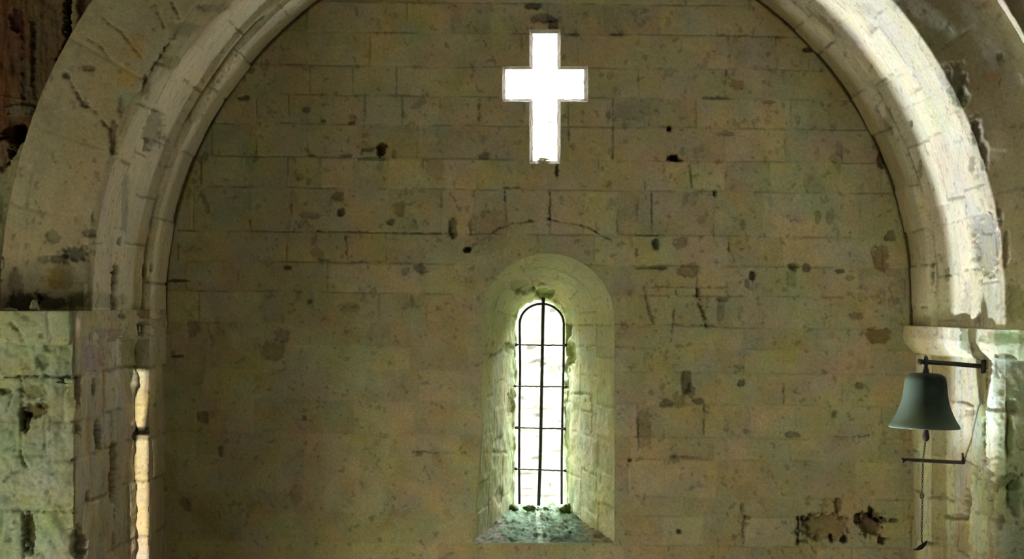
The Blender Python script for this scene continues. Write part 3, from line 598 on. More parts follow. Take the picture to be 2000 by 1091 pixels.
arch_marks = [
    # left, on the front of the ring
    ('l', [(128, 140), (140, 165), (152, 183), (162, 200), (178, 212), (190, 222)], 2.8, 0.022, 0.45), ('l', [(198, 232), (206, 244), (216, 254)], 2.8, 0.022, 0.4), ('s', 165, 204, 8, 8, 0.015, 0.5), ('s', 172, 133, 12, 8, 0.012, 0.55),
    ('s', 129, 147, 7, 6, 0.02, 0.5), ('l', [(195, 28), (212, 45), (235, 60), (255, 85), (275, 110)], 2.6, 0.015, 0.5), ('l', [(172, 78), (190, 84), (204, 98), (214, 115)], 2.4, 0.012, 0.55), ('l', [(305, 8), (312, 35), (322, 54)], 2.6, 0.015, 0.5),
    ('l', [(338, 5), (346, 24), (350, 36)], 2.6, 0.015, 0.5), ('l', [(130, 310), (138, 328)], 3, 0.012, 0.55), ('l', [(72, 392), (80, 412), (88, 428)], 2.6, 0.012, 0.5), ('s', 105, 462, 18, 16, 0.015, (0.62, 0.66, 0.66)),
    ('s', 150, 495, 26, 16, 0.03, (0.32, 0.38, 0.36)), ('s', 115, 505, 24, 9, 0.02, 0.42), ('s', 175, 455, 16, 9, 0.015, 0.6), ('s', 85, 506, 12, 8, 0.01, 0.6), ('s', 120, 540, 26, 30, 0.01, (0.72, 0.70, 0.60)),
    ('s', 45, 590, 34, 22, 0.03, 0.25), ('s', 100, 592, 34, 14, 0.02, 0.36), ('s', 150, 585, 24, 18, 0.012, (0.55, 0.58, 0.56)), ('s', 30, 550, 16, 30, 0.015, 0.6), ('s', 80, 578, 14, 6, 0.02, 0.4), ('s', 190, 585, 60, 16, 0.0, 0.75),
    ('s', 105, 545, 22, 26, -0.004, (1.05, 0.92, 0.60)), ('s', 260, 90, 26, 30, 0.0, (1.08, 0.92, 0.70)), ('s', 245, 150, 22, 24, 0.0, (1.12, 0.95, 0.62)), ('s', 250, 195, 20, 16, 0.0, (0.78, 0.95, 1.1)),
    # left, grooves of the soffit
    ('s', 222, 265, 9, 38, 0.022, (0.52, 0.46, 0.46)), ('s', 286, 170, 7, 24, 0.02, (0.60, 0.56, 0.56)), ('l', [(275, 185), (298, 140), (332, 86)], 4, 0.02, 0.5), ('s', 238, 205, 8, 20, 0.015, 0.7),
    ('s', 300, 255, 22, 40, 0.018, (0.58, 0.58, 0.58)), ('s', 288, 285, 10, 14, 0.02, 0.5), ('l', [(454, 122), (420, 170), (400, 208), (386, 238)], 3.4, 0.03, 0.38), ('l', [(475, 95), (455, 122)], 3, 0.02, 0.5),
    ('s', 225, 545, 7, 38, 0.05, (0.25, 0.2, 0.16)), ('s', 224, 595, 7, 20, 0.03, 0.45), ('s', 231, 472, 5, 8, 0.03, 0.4), ('s', 296, 520, 4, 12, 0.03, 0.4), ('s', 281, 530, 4, 14, 0.015, 0.6), ('l', [(191, 555), (190, 600)], 2.4, 0.02, 0.45),
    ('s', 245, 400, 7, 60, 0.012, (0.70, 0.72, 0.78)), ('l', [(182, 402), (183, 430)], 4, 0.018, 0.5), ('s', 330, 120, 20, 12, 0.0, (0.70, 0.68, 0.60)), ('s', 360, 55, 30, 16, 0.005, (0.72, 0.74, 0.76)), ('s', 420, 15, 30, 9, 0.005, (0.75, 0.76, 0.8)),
    # right, weathering of the lit soffit
    ('s', 1778, 243, 4, 8, 0.02, 0.25), ('l', [(1822, 512), (1822, 552)], 3.4, 0.03, 0.25), ('s', 1925, 475, 27, 66, 0.02, (0.60, 0.62, 0.66)), ('l', [(1896, 420), (1903, 470), (1906, 510)], 3.2, 0.025, 0.5),
    ('s', 1895, 320, 6, 14, 0.01, 0.55), ('l', [(1905, 330), (1918, 400)], 4, 0.008, 0.72), ('s', 1850, 535, 4, 14, 0.008, 0.7), ('l', [(1823, 357), (1826, 372)], 2.6, 0.01, 0.55), ('l', [(1858, 370), (1866, 410)], 3, 0.006, 0.75),
    ('l', [(1830, 441), (1860, 435), (1892, 424)], 1.6, 0.01, 0.6), ('l', [(1722, 170), (1768, 142)], 1.6, 0.008, 0.7), ('l', [(1640, 45), (1655, 35)], 1.8, 0.01, 0.6), ('s', 1798, 330, 4, 18, 0.01, 0.6), ('l', [(1808, 283), (1815, 300)], 2.6, 0.008, 0.6),
    ('s', 1885, 590, 12, 44, 0.006, (0.82, 0.84, 0.90)), ('s', 1908, 620, 6, 16, 0.02, 0.45), ('s', 1930, 590, 20, 44, 0.004, (0.80, 0.84, 0.82)), ('s', 1700, 62, 8, 14, 0.006, 0.8), ('s', 1690, 20, 16, 14, 0.002, 0.86), ('s', 1845, 150, 16, 24, 0.004, 0.82),
    ('l', [(1852, 205), (1840, 260)], 3, 0.005, 0.85), ('l', [(1880, 230), (1868, 330)], 2.5, 0.004, 0.86), ('l', [(1790, 300), (1900, 270)], 1.4, 0.006, 0.78), ('l', [(1760, 215), (1850, 178)], 1.4, 0.006, 0.78),
    ('l', [(1715, 215), (1728, 242), (1740, 262)], 4.5, 0.02, 0.5), ('l', [(1590, 20), (1640, 70)], 5, 0.01, 0.6), ('s', 1735, 235, 8, 26, 0.01, 0.7),
    # right, dark damp patches on the front of the ring
    ('s', 1868, 165, 20, 44, 0.006, (0.50, 0.56, 0.50)), ('s', 1880, 190, 12, 22, 0.006, (0.45, 0.52, 0.42)), ('s', 1907, 258, 11, 28, 0.012, 0.32), ('s', 1922, 305, 9, 26, 0.01, 0.38), ('s', 1952, 425, 7, 20, 0.008, 0.4), ('s', 1964, 490, 7, 42, 0.008, 0.42),
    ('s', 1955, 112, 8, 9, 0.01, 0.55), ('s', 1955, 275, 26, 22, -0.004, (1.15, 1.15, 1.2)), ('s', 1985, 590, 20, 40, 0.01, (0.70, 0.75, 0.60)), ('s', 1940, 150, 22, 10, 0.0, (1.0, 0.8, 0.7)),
]
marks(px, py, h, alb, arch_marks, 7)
# outer edge crumbles a little
h += np.where((SS > e[4] + 0.38), 0.012 * fbm(T * 8, SS * 8, 150, 3), 0)
rr2 = rr + nz[..., 1] * h * -1.0; yy2 = yy + nz[..., 0] * h * -1.0
# make sure the push goes towards the open side: soffit inwards (smaller radius), ring face towards the nave (smaller Y)
sgn = np.where((nz[..., 1] * -1.0) > 0.3, -1, np.where((nz[..., 0] * -1.0) > 0.3, -1, 1)) 
sgn = np.where(SS > e[5] , -sgn * 1.0, sgn)
rr2 = rr - np.abs(nz[..., 1]) * h * np.where(SS > e[5], -1, 1); yy2 = yy - np.abs(nz[..., 0]) * h
P = np.stack((CX + rr2 * np.cos(ang), yy2, EYE + rr2 * np.sin(ang) - drop), -1)
P_arch = P
tag(link('stone_arch', grid_mesh('stone_arch', P, np.clip(alb, 0.004, 0.85), None, STONE)), 'great round limestone arch framing the end wall, its right underside brightly lit', 'arch', kind='structure')

# outer order on the right, standing slightly forward of the ring: its narrow inner edge catches the light
YO2 = 11.90
pr2, cm2 = profile([(YF + 0.02, RO - 0.004), (YO2, RO - 0.004), (YO2, RO + 1.3), (YO2, RO + 3.2)], 0.012)
t2 = np.arange(-0.2, 2.05 * 3.1, 0.014)
T, _ = np.meshgrid(t2, cm2, indexing='ij'); SS = cm2[None].repeat(len(t2), 0)
rr = pr2[:, 1][None].repeat(len(t2), 0); yy = pr2[:, 0][None].repeat(len(t2), 0); ang = np.maximum(T / RO, 0); drop = np.maximum(-T, 0)
rngb = np.random.RandomState(9); st = [-1, 0.5, 0.85, 1.2, 1.6, 2.0, 2.5, 3.0, 6]
dh, dv, r, r2 = masonry(T, SS, st, [rand_joints(rngb, -1, 8, 0.3, 0.5) for _ in st[:-1]], 61, 0.012)
kj = 1 - sstep(0.003, 0.010, np.minimum(dh, dv))
h = 0.006 * fbm(T * 4, SS * 4, 160, 4) + 0.004 * fbm(T * 16, SS * 16, 161, 3) - 0.012 * kj
alb = stone_colour(T, SS, BASE * np.array((0.92, 0.82, 0.78)), r, r2, 163, 1.0) * (1 - 0.4 * kj)[..., None]
onface = SS > 0.12
P = np.stack((CX + (rr - np.where(onface, 0, h)) * np.cos(ang), yy - np.where(onface, h, 0), EYE + (rr - np.where(onface, 0, h)) * np.sin(ang) - drop), -1)
tag(link('wall_arch', grid_mesh('wall_arch', P, alb, None, STONE)), 'brown stone wall outside the right-hand curve of the arch', 'wall', kind='structure')

# ------------------------------------------------------------------ dark broken masonry beyond the left of the arch
xs3 = np.arange(-260, 420, 1.9); ys3 = np.arange(-260, 700, 1.9)
X, Yp = np.meshgrid(xs3, ys3, indexing='ij'); YD = 12.75; k3 = F / YD
U = X / k3; Vv = Yp / k3
dh, dv, r, r2 = masonry(U, Vv, list(np.arange(-1.2, 3, 0.22)), [rand_joints(rngb, -1.2, 2, 0.2, 0.5) for _ in range(19)], 71, 0.02)
n1_ = fbm(X / 40, Yp / 40, 171, 4); n2_ = fbm(X / 12, Yp / 60, 172, 4)
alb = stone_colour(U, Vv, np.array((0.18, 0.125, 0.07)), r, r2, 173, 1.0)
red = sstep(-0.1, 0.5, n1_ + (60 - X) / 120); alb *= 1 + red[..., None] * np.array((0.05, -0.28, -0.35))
h = 0.03 * n1_ + 0.02 * n2_
stonelow = sstep(-6, 6, Yp - (352 - 0.9 * X) + 12 * n1_) * (1 - 0)
lowcol = stone_colour(U, Vv, np.array((0.36, 0.33, 0.20)), r, r2, 174, 1.0)
alb = alb * (1 - stonelow)[..., None] + lowcol * stonelow[..., None]; h += 0.35 * stonelow
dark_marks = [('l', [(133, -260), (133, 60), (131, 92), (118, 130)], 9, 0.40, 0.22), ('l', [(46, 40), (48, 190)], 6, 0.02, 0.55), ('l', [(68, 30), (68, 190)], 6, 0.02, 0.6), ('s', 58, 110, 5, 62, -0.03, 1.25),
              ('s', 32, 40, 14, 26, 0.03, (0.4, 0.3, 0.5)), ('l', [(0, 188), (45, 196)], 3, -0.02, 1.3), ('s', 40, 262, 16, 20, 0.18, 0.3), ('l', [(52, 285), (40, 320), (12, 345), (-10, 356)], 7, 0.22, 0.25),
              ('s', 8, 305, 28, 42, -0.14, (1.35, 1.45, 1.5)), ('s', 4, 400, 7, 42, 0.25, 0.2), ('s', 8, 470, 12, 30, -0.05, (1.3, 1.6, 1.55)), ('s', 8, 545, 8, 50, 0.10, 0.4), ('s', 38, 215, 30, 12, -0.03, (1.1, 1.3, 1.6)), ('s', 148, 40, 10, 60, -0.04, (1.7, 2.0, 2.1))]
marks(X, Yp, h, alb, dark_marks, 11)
P = np.stack(((X - VX) / k3, YD - h, EYE - (Yp - VY) / k3), -1)
kv = np.hypot(P[..., 0] - CX, P[..., 2] - EYE) > RO - 0.07
kv |= (P[..., 2] < EYE) & (P[..., 0] < CX - RO + 0.07)
kv = kv & (P[..., 0] < CX)
kf3 = kv[:-1, :-1] & kv[1:, 1:] & kv[1:, :-1] & kv[:-1, 1:]
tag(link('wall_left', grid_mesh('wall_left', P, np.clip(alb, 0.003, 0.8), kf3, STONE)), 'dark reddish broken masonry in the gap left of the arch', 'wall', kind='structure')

# ------------------------------------------------------------------ piers and imposts
def pier(name, side, label, yfront, z_top, marks_list, base_side, base_front, seed, imp, front_w=4.3):
    """side -1 left, +1 right. The jamb runs back from the front corner to the end wall; the front face runs outwards."""
    xj = CX + side * R2; xr = CX + side * R1
    nook = [(YB, xr), (YS, xr), (YS - 0.01, xj)]
    if side > 0: nook += [(yfront + 0.36, xj), (yfront + 0.33, xj + 0.045), (yfront + 0.30, xj + 0.012), (yfront + 0.05, xj - 0.01), (yfront, xj + 0.04)]
    else: nook += [(yfront + 0.006, xj - 0.0), (yfront, xj - 0.006)]
    nook += [(yfront, xj + side * front_w)]
    pr, cm = profile(nook, 0.0078)
    zz = np.concatenate((np.arange(z_top, EYE - 1.62, -0.0078), np.arange(EYE - 1.65, -0.02, -0.12), [-0.02]))
    ZZ, _ = np.meshgrid(zz, cm, indexing='ij'); SS = cm[None].repeat(len(zz), 0)
    yy = pr[:, 0][None].repeat(len(zz), 0); xx = pr[:, 1][None].repeat(len(zz), 0)
    P0 = np.stack((xx, yy, ZZ), -1); px, py = project(P0)
    tan = np.gradient(pr, axis=0); tn = tan / (np.linalg.norm(tan, axis=1, keepdims=True) + 1e-9)
    nx = np.where(np.abs(tn[:, 0]) > 0.35, -side, 0) * np.abs(tn[:, 0]); ny = -np.abs(tn[:, 1])
    rg = np.random.RandomState(seed)
    Lj = cm[np.argmax(np.abs(pr[:, 1] - (xj + side * 0.04)) < 0.012)] if False else (14.09 - yfront + 0.12)
    cz = sorted([EYE - q for q in imp['courses']] + [-1, 9])
    js = [rand_joints(rg, -1, 6, 0.28, 0.62, [Lj] if rg.rand() > 2 else ()) for _ in cz[:-1]]
    dh, dv, r, r2 = masonry(SS, ZZ, cz, js, seed, 0.014)
    front = sstep(Lj - 0.06, Lj + 0.02, SS)
    na = fbm(SS * 3, ZZ * 3, seed + 1, 4); nb = fbm(SS * 12, ZZ * 12, seed + 2, 4); ns = fbm(SS * 9, ZZ * 1.6, seed + 3, 4)
    kj = (1 - sstep(0.3, 1.8, np.minimum(dh, dv) / 0.008)) * sstep(-0.2, 0.3, fbm(SS * 5, ZZ * 5, seed + 4, 3))
    h = (r - 0.5) * 0.02 * sstep(0, 0.02, np.minimum(dh, dv)) + 0.010 * na + 0.005 * nb - 0.014 * kj + 0.002 * fbm(SS * 50, ZZ * 50, seed + 5, 3)
    h += front * imp['rough'] * (0.020 * fbm(SS * 7, ZZ * 7, seed + 6, 4) + 0.008 * fbm(SS * 22, ZZ * 22, seed + 7, 3))
    alb = stone_colour(SS, ZZ, base_side, r, r2, seed + 8, 0.9) * (1 + 0.16 * ns)[..., None]
    fr = stone_colour(SS, ZZ, base_front, r, r2, seed + 9, 0.9, 1.3)
    alb = (alb * (1 - front)[..., None] + fr * front[..., None]) * (1 - (0.4 - 0.22 * front) * kj)[..., None]
    # ragged arrises
    corner = np.exp(-((SS - Lj) / 0.05) ** 2); h -= corner * imp['rag'] * (0.5 + 0.9 * fbm(SS * 3, ZZ * 9, seed + 10, 4))
    if side < 0:
        back = np.exp(-((SS - 0.87) / 0.09) ** 2); h += back * (0.045 * fbm(SS * 2, ZZ * 7, seed + 12, 4) + 0.012)
        chip = np.exp(-((SS - 0.69) / 0.03) ** 2); h -= chip * 0.05 * np.clip(fbm(SS * 2, ZZ * 9, seed + 13, 4), 0, 1)
    marks(px, py, h, alb, marks_list, seed)
    P = P0.copy(); P[..., 0] += nx[None] * h; P[..., 1] += ny[None] * h
    o = link(name, grid_mesh(name, P, np.clip(alb, 0.004, 0.85), None, STONE)); tag(o, label, 'pier', kind='structure')
    return o, xj, xr

lm = [
    ('s', 10, 764, 13, 7, 0.05, (0.5, 0.45, 0.3)), ('l', [(25, 770), (14, 800)], 3, 0.02, 0.6), ('l', [(42, 740), (40, 880), (44, 900), (54, 915)], 3, 0.03, 0.4), ('s', 62, 805, 24, 14, 0.06, (0.40, 0.34, 0.24)), ('s', 48, 825, 9, 22, 0.06, (0.30, 0.26, 0.2)), ('s', 82, 792, 14, 6, 0.05, (0.5, 0.36, 0.22)),
    ('s', 62, 765, 24, 12, 0.02, (0.66, 0.62, 0.52)), ('l', [(0, 737), (60, 734), (120, 737), (160, 738)], 3, 0.04, 0.3), ('s', 152, 742, 9, 7, 0.06, 0.25), ('s', 153, 770, 6, 26, 0.06, 0.5), ('s', 152, 838, 9, 10, 0.06, 0.4), ('l', [(8, 940), (20, 928), (40, 920)], 5, 0.02, 0.5),
    ('s', 56, 1040, 12, 42, 0.07, (0.36, 0.30, 0.20)), ('l', [(45, 1000), (46, 1090)], 2.6, 0.04, 0.3), ('s', 153, 1060, 16, 32, 0.08, (0.36, 0.34, 0.28)), ('l', [(30, 998), (150, 1000)], 3, 0.02, 0.55), ('s', 60, 890, 40, 4, 0.01, 0.7),
    ('s', 35, 660, 16, 5, 0.01, 0.5), ('l', [(22, 630), (38, 652), (45, 672)], 5, 0.025, (0.55, 0.62, 0.38)), ('s', 82, 655, 5, 5, 0.02, 0.5), ('s', 84, 705, 12, 14, 0.02, 0.7), ('s', 100, 675, 12, 12, 0.02, 0.72), ('s', 110, 690, 26, 30, -0.005, (1.15, 1.12, 1.0)), ('s', 55, 935, 60, 34, 0.0, (0.98, 1.02, 1.15)),
    ('s', 186, 757, 4, 20, 0.04, 0.4), ('s', 195, 850, 7, 28, 0.05, 0.35), ('s', 223, 895, 8, 32, 0.05, (0.45, 0.40, 0.3)), ('s', 222, 945, 7, 34, 0.04, (0.55, 0.38, 0.2)), ('l', [(226, 975), (226, 1015)], 2, 0.02, 0.5), ('s', 170, 972, 4, 18, 0.03, 0.45), ('s', 223, 1060, 4, 22, 0.02, 0.6),
    ('l', [(222, 760), (221, 880)], 2.4, 0.012, 0.6), ('s', 280, 842, 20, 8, 0.03, 0.4), ('s', 262, 848, 6, 16, 0.03, 0.4), ('s', 185, 700, 22, 34, 0.01, (0.85, 0.80, 0.95)), ('s', 232, 690, 9, 60, 0.0, (1.12, 1.14, 1.3)), ('s', 205, 830, 12, 30, 0.0, (1.1, 1.15, 1.3)), ('s', 250, 690, 16, 34, 0.01, (0.68, 0.68, 0.5)),
]
lp, xj, xr = pier('stone_pier', -1, 'rough green-stained stone pier carrying the left end of the arch', 11.55, EYE - 0.048, lm, BASE * np.array((0.95, 0.92, 0.98)), np.array((0.46, 0.53, 0.35)), 301,
                  dict(courses=(0.41, 0.66, 0.87, 1.14, 1.50, 1.9, 2.4, 3.0), rough=1.3, rag=0.028))
rm = [
    ('l', [(1926, 700), (1927, 780), (1924, 900)], 4, 0.03, 0.5), ('s', 1895, 805, 12, 7, 0.008, 0.62), ('s', 1976, 795, 12, 14, 0.02, 0.6), ('s', 1972, 855, 8, 40, 0.02, (0.6, 0.66, 0.55)), ('s', 1975, 940, 26, 16, 0.03, 0.6), ('l', [(1962, 935), (1945, 950), (1938, 975), (1938, 1000)], 5, 0.04, 0.4),
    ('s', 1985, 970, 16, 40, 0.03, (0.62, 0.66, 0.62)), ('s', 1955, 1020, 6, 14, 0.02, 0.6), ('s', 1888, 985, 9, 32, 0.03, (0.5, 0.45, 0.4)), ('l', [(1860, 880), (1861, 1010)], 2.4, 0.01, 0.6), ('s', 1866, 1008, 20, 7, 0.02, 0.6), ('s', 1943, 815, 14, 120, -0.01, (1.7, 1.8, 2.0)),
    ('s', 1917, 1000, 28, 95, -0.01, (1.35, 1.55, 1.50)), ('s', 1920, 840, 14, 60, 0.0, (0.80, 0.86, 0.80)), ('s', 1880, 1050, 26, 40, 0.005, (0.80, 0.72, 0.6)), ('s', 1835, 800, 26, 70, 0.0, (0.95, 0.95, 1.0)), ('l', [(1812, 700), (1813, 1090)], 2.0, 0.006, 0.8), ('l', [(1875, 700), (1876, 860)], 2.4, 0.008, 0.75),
]
rp, xj2, xr2 = pier('stone_pier', 1, 'pale streaked stone pier carrying the right end of the arch, behind the bell', YF, EYE - 0.30, rm, BASE * np.array((0.98, 0.98, 1.0)), np.array((0.33, 0.37, 0.24)), 401,
                    dict(courses=(0.33, 0.62, 0.98, 1.25, 1.55, 1.9, 2.4, 3.0), rough=0.8, rag=0.012))

def impost(parent, side, prof_z, plan, seed, base_a, base_b, mk, label):
    """prof_z: (outward projection, z) pairs from the top surface down; plan: path (x, y, outward normal) round the pier head."""
    pl, cp = [], []
    s = 0
    for (a, b) in zip(plan, plan[1:]):
        a = np.array(a, float); b = np.array(b, float); L = np.linalg.norm(b[:2] - a[:2]); n = max(2, int(L / 0.0085))
        for i in range(n): pl.append(a + (b - a) * i / n); cp.append(s + L * i / n)
        s += L
    pl.append(np.array(plan[-1], float)); cp.append(s); pl = np.array(pl); cp = np.array(cp)
    pz, cz = profile(prof_z, 0.0075)
    C, _ = np.meshgrid(cp, cz, indexing='ij'); Zc = cz[None].repeat(len(cp), 0)
    out = pz[:, 0][None].repeat(len(cp), 0); z = pz[:, 1][None].repeat(len(cp), 0)
    nx = pl[:, 2][:, None]; ny = pl[:, 3][:, None]; ln = np.hypot(nx, ny)
    rg = np.random.RandomState(seed)
    dh, dv, r, r2 = masonry(C, Zc, [-2, 9], [rand_joints(rg, -1, 8, 0.5, 0.9)], seed, 0.02)
    h = 0.014 * fbm(C * 6, Zc * 6, seed + 1, 4) + 0.005 * fbm(C * 20, Zc * 20, seed + 2, 3) - 0.012 * (1 - sstep(0.004, 0.012, dv))
    fr = sstep(0.35, 0.8, -ny + 0 * C)
    alb = stone_colour(C, Zc, base_a, r, r2, seed + 3, 0.8) * (1 - fr)[..., None] + stone_colour(C, Zc, base_b, r, r2, seed + 4, 0.9, 1.2) * fr[..., None]
    P0 = np.stack((pl[:, 0][:, None] + nx * out, pl[:, 1][:, None] + ny * out, z), -1); px, py = project(P0)
    marks(px, py, h, alb, mk, seed)
    P = P0.copy(); P[..., 0] += nx / ln * h; P[..., 1] += ny / ln * h
    o = link('impost', grid_mesh('impost', P, np.clip(alb, 0.004, 0.85), None, STONE), parent); o['label'] = label
# right impost: jamb side then round the front corner
zt, zb = EYE - 0.150, EYE - 0.335
impost(rp, 1, [(-0.5, zt), (0.055, zt - 0.004), (0.060, zt - 0.085), (0.045, zt - 0.125), (0.0, zb), (-0.05, zb - 0.01)],
       [(xr2, 14.09, -1, 0), (xr2, YS, -1, 0), (xj2 - 0.02, YS - 0.14, -1, 0), (xj2, YF + 0.16, -1, 0), (xj2 + 0.03, YF + 0.06, -0.8, -0.6), (xj2 + 0.11, YF, -0.1, -1), (xj2 + 2.0, YF, 0, -1)],
       501, BASE * np.array((1.02, 1.04, 1.1)), np.array((0.38, 0.43, 0.26)),
       [('s', 1883, 655, 9, 34, 0.012, (0.45, 0.48, 0.40)), ('s', 1893, 680, 8, 12, 0.01, 0.6), ('s', 1960, 660, 44, 14, 0.006, (0.62, 0.66, 0.5)), ('s', 1985, 650, 10, 12, 0, (1.3, 1.35, 1.3)), ('s', 1918, 690, 16, 6, 0, (1.25, 1.3, 1.3)), ('l', [(1838, 640), (1838, 690)], 2.2, 0.006, 0.8)], 'projecting moulded impost block')
# left impost: return along the jamb
zt, zb = EYE - 0.046, EYE - 0.235
impost(lp, -1, [(-0.6, zt), (0.012, zt - 0.002), (0.020, zt - 0.09), (0.014, zt - 0.15), (-0.01, zb), (-0.05, zb - 0.01)],
       [(xr, 14.09, 1, 0), (xr, YS, 1, 0), (xj + 0.02, YS - 0.16, 1, 0), (xj - 0.01, 11.60, 1, 0), (xj - 0.04, 11.55, 0.6, -0.8), (xj - 0.10, 11.545, 0, -1), (xj - 2.2, 11.545, 0, -1)],
       601, BASE * np.array((0.86, 0.82, 0.80)), np.array((0.47, 0.53, 0.35)),
       [('s', 283, 641, 20, 15, 0.07, (0.25, 0.24, 0.20)), ('s', 290, 612, 24, 12, 0.02, (0.55, 0.42, 0.36)), ('s', 240, 618, 9, 6, 0.02, 0.5), ('s', 318, 645, 6, 8, 0.02, 0.5), ('s', 215, 655, 40, 14, 0.01, (0.8, 0.8, 0.95)), ('l', [(25, 630), (38, 650), (46, 668)], 5, 0.02, (0.5, 0.6, 0.35)), ('s', 180, 625, 22, 16, -0.004, (1.1, 1.02, 0.85)), ('s', 80, 655, 5, 5, 0.01, 0.55)], 'rough impost course at the head of the pier')

# small stones left on the ledge
def stump(c, r, seed, label):
    mb = MB(); mb.blob((0, 0, 0), r, seed, 14, 0.55); o = mb.build('loose_stone', PALE); o.location = c; tag(o, label, 'stone', 'loose stones on the left ledge')
stump(tuple(pt(66, 600, 11.62)), (0.026, 0.03, 0.040), 3, 'small upright pale stone stub on the ledge of the left pier')
stump(tuple(pt(19, 606, 11.62)), (0.034, 0.03, 0.014), 8, 'low flat grey stone chip on the ledge, nearer the frame edge than the upright stub')

mb = MB(); mb.blob((0, 0, 0), (0.036, 0.022, 0.016), 5, 14, 0.6); o = mb.build('stone_chip', PALE); o.location = tuple(pt(1061, 312, 14.02))
tag(o, 'small grey stone chip lying at the foot of the cross-shaped opening', 'stone')
# ------------------------------------------------------------------ bell, bracket, guide rod, chain
BELLM = mat_noise('bell_patina_painted_light', (0.007, 0.012, 0.010), (0.024, 0.035, 0.028), 9, 0.7, 0.0, 0.15)
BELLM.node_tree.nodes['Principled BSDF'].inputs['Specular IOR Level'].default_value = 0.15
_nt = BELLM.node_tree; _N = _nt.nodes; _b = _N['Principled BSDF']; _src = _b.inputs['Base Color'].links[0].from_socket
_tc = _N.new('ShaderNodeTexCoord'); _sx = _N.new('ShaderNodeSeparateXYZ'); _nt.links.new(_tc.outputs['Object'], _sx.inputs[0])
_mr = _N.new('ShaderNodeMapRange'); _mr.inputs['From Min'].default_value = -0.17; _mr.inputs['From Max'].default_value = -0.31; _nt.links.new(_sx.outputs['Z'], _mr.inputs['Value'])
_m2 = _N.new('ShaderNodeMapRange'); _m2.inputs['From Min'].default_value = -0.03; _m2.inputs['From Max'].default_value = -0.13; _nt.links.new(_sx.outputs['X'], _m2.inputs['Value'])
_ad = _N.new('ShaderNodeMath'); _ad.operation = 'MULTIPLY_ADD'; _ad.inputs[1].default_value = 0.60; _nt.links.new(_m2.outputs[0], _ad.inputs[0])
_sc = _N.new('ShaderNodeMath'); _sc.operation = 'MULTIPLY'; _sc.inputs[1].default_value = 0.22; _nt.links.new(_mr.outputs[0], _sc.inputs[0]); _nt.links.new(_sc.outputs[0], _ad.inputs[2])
_mx = _N.new('ShaderNodeMix'); _mx.data_type = 'RGBA'; _nt.links.new(_ad.outputs[0], _mx.inputs[0]); _nt.links.new(_src, _mx.inputs[6]); _mx.inputs[7].default_value = (0.21, 0.27, 0.18, 1)  # light on left flank and lip painted over the patina colour
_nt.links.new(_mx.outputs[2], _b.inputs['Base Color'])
YBL = 12.38; kb = F / YBL
bell = bpy.data.objects.new('bell', None); COL.objects.link(bell); bell.location = pt(1808.5, 728, YBL)
tag(bell, 'green-patinated bronze bell hanging from an iron bracket on the right pier', 'bell')
pf = [(24, 728.5), (31, 730.5), (36.5, 734), (39.5, 739), (41, 747), (42, 757), (43.2, 768), (45, 779), (47.5, 789), (51, 799), (55, 808), (59.5, 816.5), (64, 824), (68, 830), (69.5, 833.5), (68.5, 835.5), (66, 835), (61, 826), (54, 812), (48, 798), (43, 782), (40, 765), (38, 748), (33, 738), (0.1, 734)]
prof_b = [(0.1 / kb, (728 - 727.5) / kb), (12 / kb, 0)] + [(r_ / kb, (728 - y) / kb) for r_, y in pf]
# denser profile for a smooth outline
dp = []
for (a, b) in zip(prof_b, prof_b[1:]):
    for i in range(3): dp.append((a[0] + (b[0] - a[0]) * i / 3, a[1] + (b[1] - a[1]) * i / 3))
dp.append(prof_b[-1])
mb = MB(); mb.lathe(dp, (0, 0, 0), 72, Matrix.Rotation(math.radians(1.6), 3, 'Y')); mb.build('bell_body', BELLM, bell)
mb = MB(); mb.tube([(0, 0, -0.005), (0, 0, 0.02), (0, 0, 0.036)], [0.021, 0.016, 0.012], 14)
mb.tube([(0, 0.030 * math.cos(a), 0.066 + 0.030 * math.sin(a)) for a in np.linspace(0, 2 * math.pi, 18, endpoint=False)], 0.008, 10, closed=True); mb.build('crown_loop', IRON, bell)
mb = MB(); mb.tube([(0, 0, -0.03), (0.002, 0, -0.30), (0.002, 0, -0.335), (0.001, 0, -0.352), (0, 0, -0.368), (0, 0, -0.385), (0, 0, -0.399), (0, 0, -0.405)], [0.008, 0.009, 0.012, 0.016, 0.021, 0.022, 0.014, 0.004], 16); mb.build('clapper', RUST, bell)

br = bpy.data.objects.new('bell_bracket', None); COL.objects.link(br); br.location = (xj2, YBL, EYE - (715 - VY) / kb)
tag(br, 'black iron bracket bar jutting from the right pier above the bell', 'bracket')
def bl(x, y, Y=YBL): return tuple(pt(x, y, Y) - np.array(br.location))
mb = MB(); mb.tube([bl(1801, 706), bl(1860, 710), bl(1922, 715.5)], 0.0135, 4); mb.build('arm', IRON, br, False)
mb = MB(); a = Vector(bl(1806, 706)); mb.tube([a + Vector((-0.042, 0, 0)), a + Vector((-0.038, 0, 0)), a + Vector((-0.018, 0, 0)), a + Vector((-0.014, 0, 0))], [0.008, 0.017, 0.017, 0.012], 14); mb.build('end_boss', RUST, br)
mb = MB(); a = Vector(bl(1921, 715.5)); mb.tube([a + Vector((0.0, 0, 0.04)), a + Vector((0.0, 0, -0.04))], 0.016, 8, flat=1.2); mb.build('wall_plate', IRON, br)

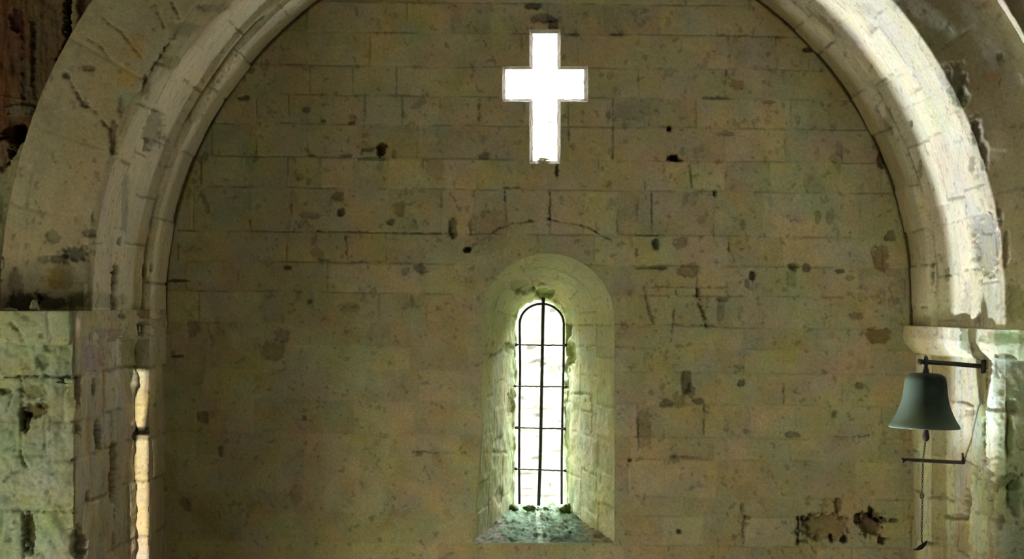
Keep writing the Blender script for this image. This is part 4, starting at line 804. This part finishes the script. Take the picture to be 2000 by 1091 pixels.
rod = bpy.data.objects.new('guide_rod', None); COL.objects.link(rod); rod.location = (xj2, 12.80, EYE - (902 - VY) * 12.8 / F)
tag(rod, 'thin horizontal iron rod on the right pier, below the bell', 'rod')
def rl_(x, y, Y): return tuple(pt(x, y, Y) - np.array(rod.location))
mb = MB(); mb.tube([rl_(1763, 898, 12.33), rl_(1803, 899, 12.46), rl_(1850, 901.5, 12.68), rl_(1884, 903, 12.92)], 0.0115, 8); mb.build('bar', RUST, rod)
mb = MB(); mb.tube([rl_(1880, 903, 12.88), rl_(1881, 893, 12.88), rl_(1880, 884, 12.88)], [0.010, 0.008, 0.006], 8); mb.build('upturned_end', RUST, rod)
mb = MB(); mb.tube([rl_(1763, 894, 12.33), rl_(1763, 903, 12.33)], 0.009, 8); mb.build('eyelet', RUST, rod)

ch = bpy.data.objects.new('bell_chain', None); COL.objects.link(ch); ch.location = pt(1808, 858, YBL)
tag(ch, 'thin dull chain hanging from the clapper past the guide rod', 'chain')
def cl(x, y): return pt(x, y, YBL) - np.array(ch.location)
CH = mat_noise('dull_brass_chain', (0.05, 0.045, 0.015), (0.13, 0.12, 0.04), 30, 0.6, 0.3)
waypts = [(1808, 858), (1805, 880), (1802.5, 900), (1802, 930), (1800.5, 962), (1801.5, 975), (1801, 1010), (1800, 1040), (1800.5, 1056)]
wp = [Vector(cl(*p)) for p in waypts]; Ls_ = [0]
for a, b in zip(wp, wp[1:]): Ls_.append(Ls_[-1] + (b - a).length)
def along(s_):
    for i in range(len(wp) - 1):
        if s_ <= Ls_[i + 1]: return wp[i].lerp(wp[i + 1], (s_ - Ls_[i]) / (Ls_[i + 1] - Ls_[i]))
    return wp[-1]
mb = MB(); pitch = 0.0155; q = 0; s_ = 0.0
while s_ < Ls_[-1]:
    c = along(s_); pts = []
    for k in range(10):
        a = 2 * math.pi * k / 10; w = 0.0046 * math.cos(a); zz_ = 0.0105 * math.sin(a)
        pts.append((c.x + (w if q % 2 else 0.7 * w), c.y + (0 if q % 2 else w), c.z + zz_))
    mb.tube(pts, 0.0022, 5, closed=True); s_ += pitch; q += 1
mb.build('links', CH, ch)
mb = MB(); c = cl(1800.5, 968); mb.tube([(c[0] + 0.011 * math.cos(a), c[1], c[2] + 0.015 * math.sin(a)) for a in np.linspace(0, 2 * math.pi, 14, endpoint=False)], 0.004, 7, closed=True); mb.build('ring', CH, ch)
mb = MB(); hk = [(1800, 1054), (1802, 1062), (1806, 1062), (1810, 1056), (1806, 1062), (1800, 1067), (1792, 1071), (1785, 1073)]
mb.tube([tuple(cl(*p)) for p in hk[:2]] + [tuple(cl(1801, 1064))], 0.004, 7)
mb.tube([tuple(cl(1811, 1055)), tuple(cl(1806, 1062)), tuple(cl(1799, 1068)), tuple(cl(1791, 1072)), tuple(cl(1783, 1073.5))], [0.003, 0.011, 0.015, 0.009, 0.002], 9); mb.build('hook', IRON, ch)

# ------------------------------------------------------------------ the rest of the room, out of the picture
def slab(name, x0, x1, y0, y1, z0, z1, mat=PLAIN):
    v = [(x, y, z) for x in (x0, x1) for y in (y0, y1) for z in (z0, z1)]
    f = [(0, 1, 3, 2), (4, 6, 7, 5), (0, 4, 5, 1), (2, 3, 7, 6), (0, 2, 6, 4), (1, 5, 7, 3)]
    return tag(link(name, pymesh(name, v, f, mat, False)), kind='structure')
slab('floor', -6.5, 6.5, -4, 14.9, -0.3, 0)
slab('ceiling', -6.5, 6.5, -4, 14.9, 9.5, 9.8)
slab('wall_south', -6.8, -6.5, -4, 15, -0.3, 9.8)
slab('wall_north', 6.5, 6.8, -4, 15, -0.3, 9.8)
# unseen west wall, its slit added to shape the sun strip: built from pieces round the opening, one mesh
dz = (YS + 3.0) * math.tan(math.radians(11.0))        # how far the sun drops between the slit and the arch rib
def box_into(mb, x0, x1, y0, y1, z0, z1):
    v = [(x, y, z) for x in (x0, x1) for y in (y0, y1) for z in (z0, z1)]
    mb.add(v, [(0, 1, 3, 2), (4, 6, 7, 5), (0, 4, 5, 1), (2, 3, 7, 6), (0, 2, 6, 4), (1, 5, 7, 3)])
mb = MB(); y0, y1 = -3.02, -3.0
def zr(py): return EYE - (py - VY) * YS / F + dz
sx0, sx1 = -2.352, (288.5 - VX) * YS / F
za, zb_, zc, zd = zr(722), zr(835), zr(850), zr(1180)
box_into(mb, -6.6, sx0, y0, y1, -0.3, 9.8); box_into(mb, sx1, 6.6, y0, y1, -0.3, 9.8)
box_into(mb, sx0, sx1, y0, y1, za, 9.8); box_into(mb, sx0, sx1, y0, y1, zc, zb_); box_into(mb, sx0, sx1, y0, y1, -0.3, zd)
# wedge added to block the sun, leaving a slanting gap in the upper part
tri = [(sx0, y0, za), (sx0 + 0.02, y0, za), (sx1, y0, zb_), (sx1 - 0.028, y0, zb_), (sx1, y0, za - 0.16)]
mb.add([(sx1, y0, za - 0.14), (sx1, y0, zb_), (sx0 + 0.05, y0, zb_), (sx1, y1, za - 0.14), (sx1, y1, zb_), (sx0 + 0.05, y1, zb_)], [(0, 1, 2), (3, 5, 4), (0, 3, 4, 1), (1, 4, 5, 2), (2, 5, 3, 0)])
tag(mb.build('wall_front', PLAIN, None, False), kind='structure')
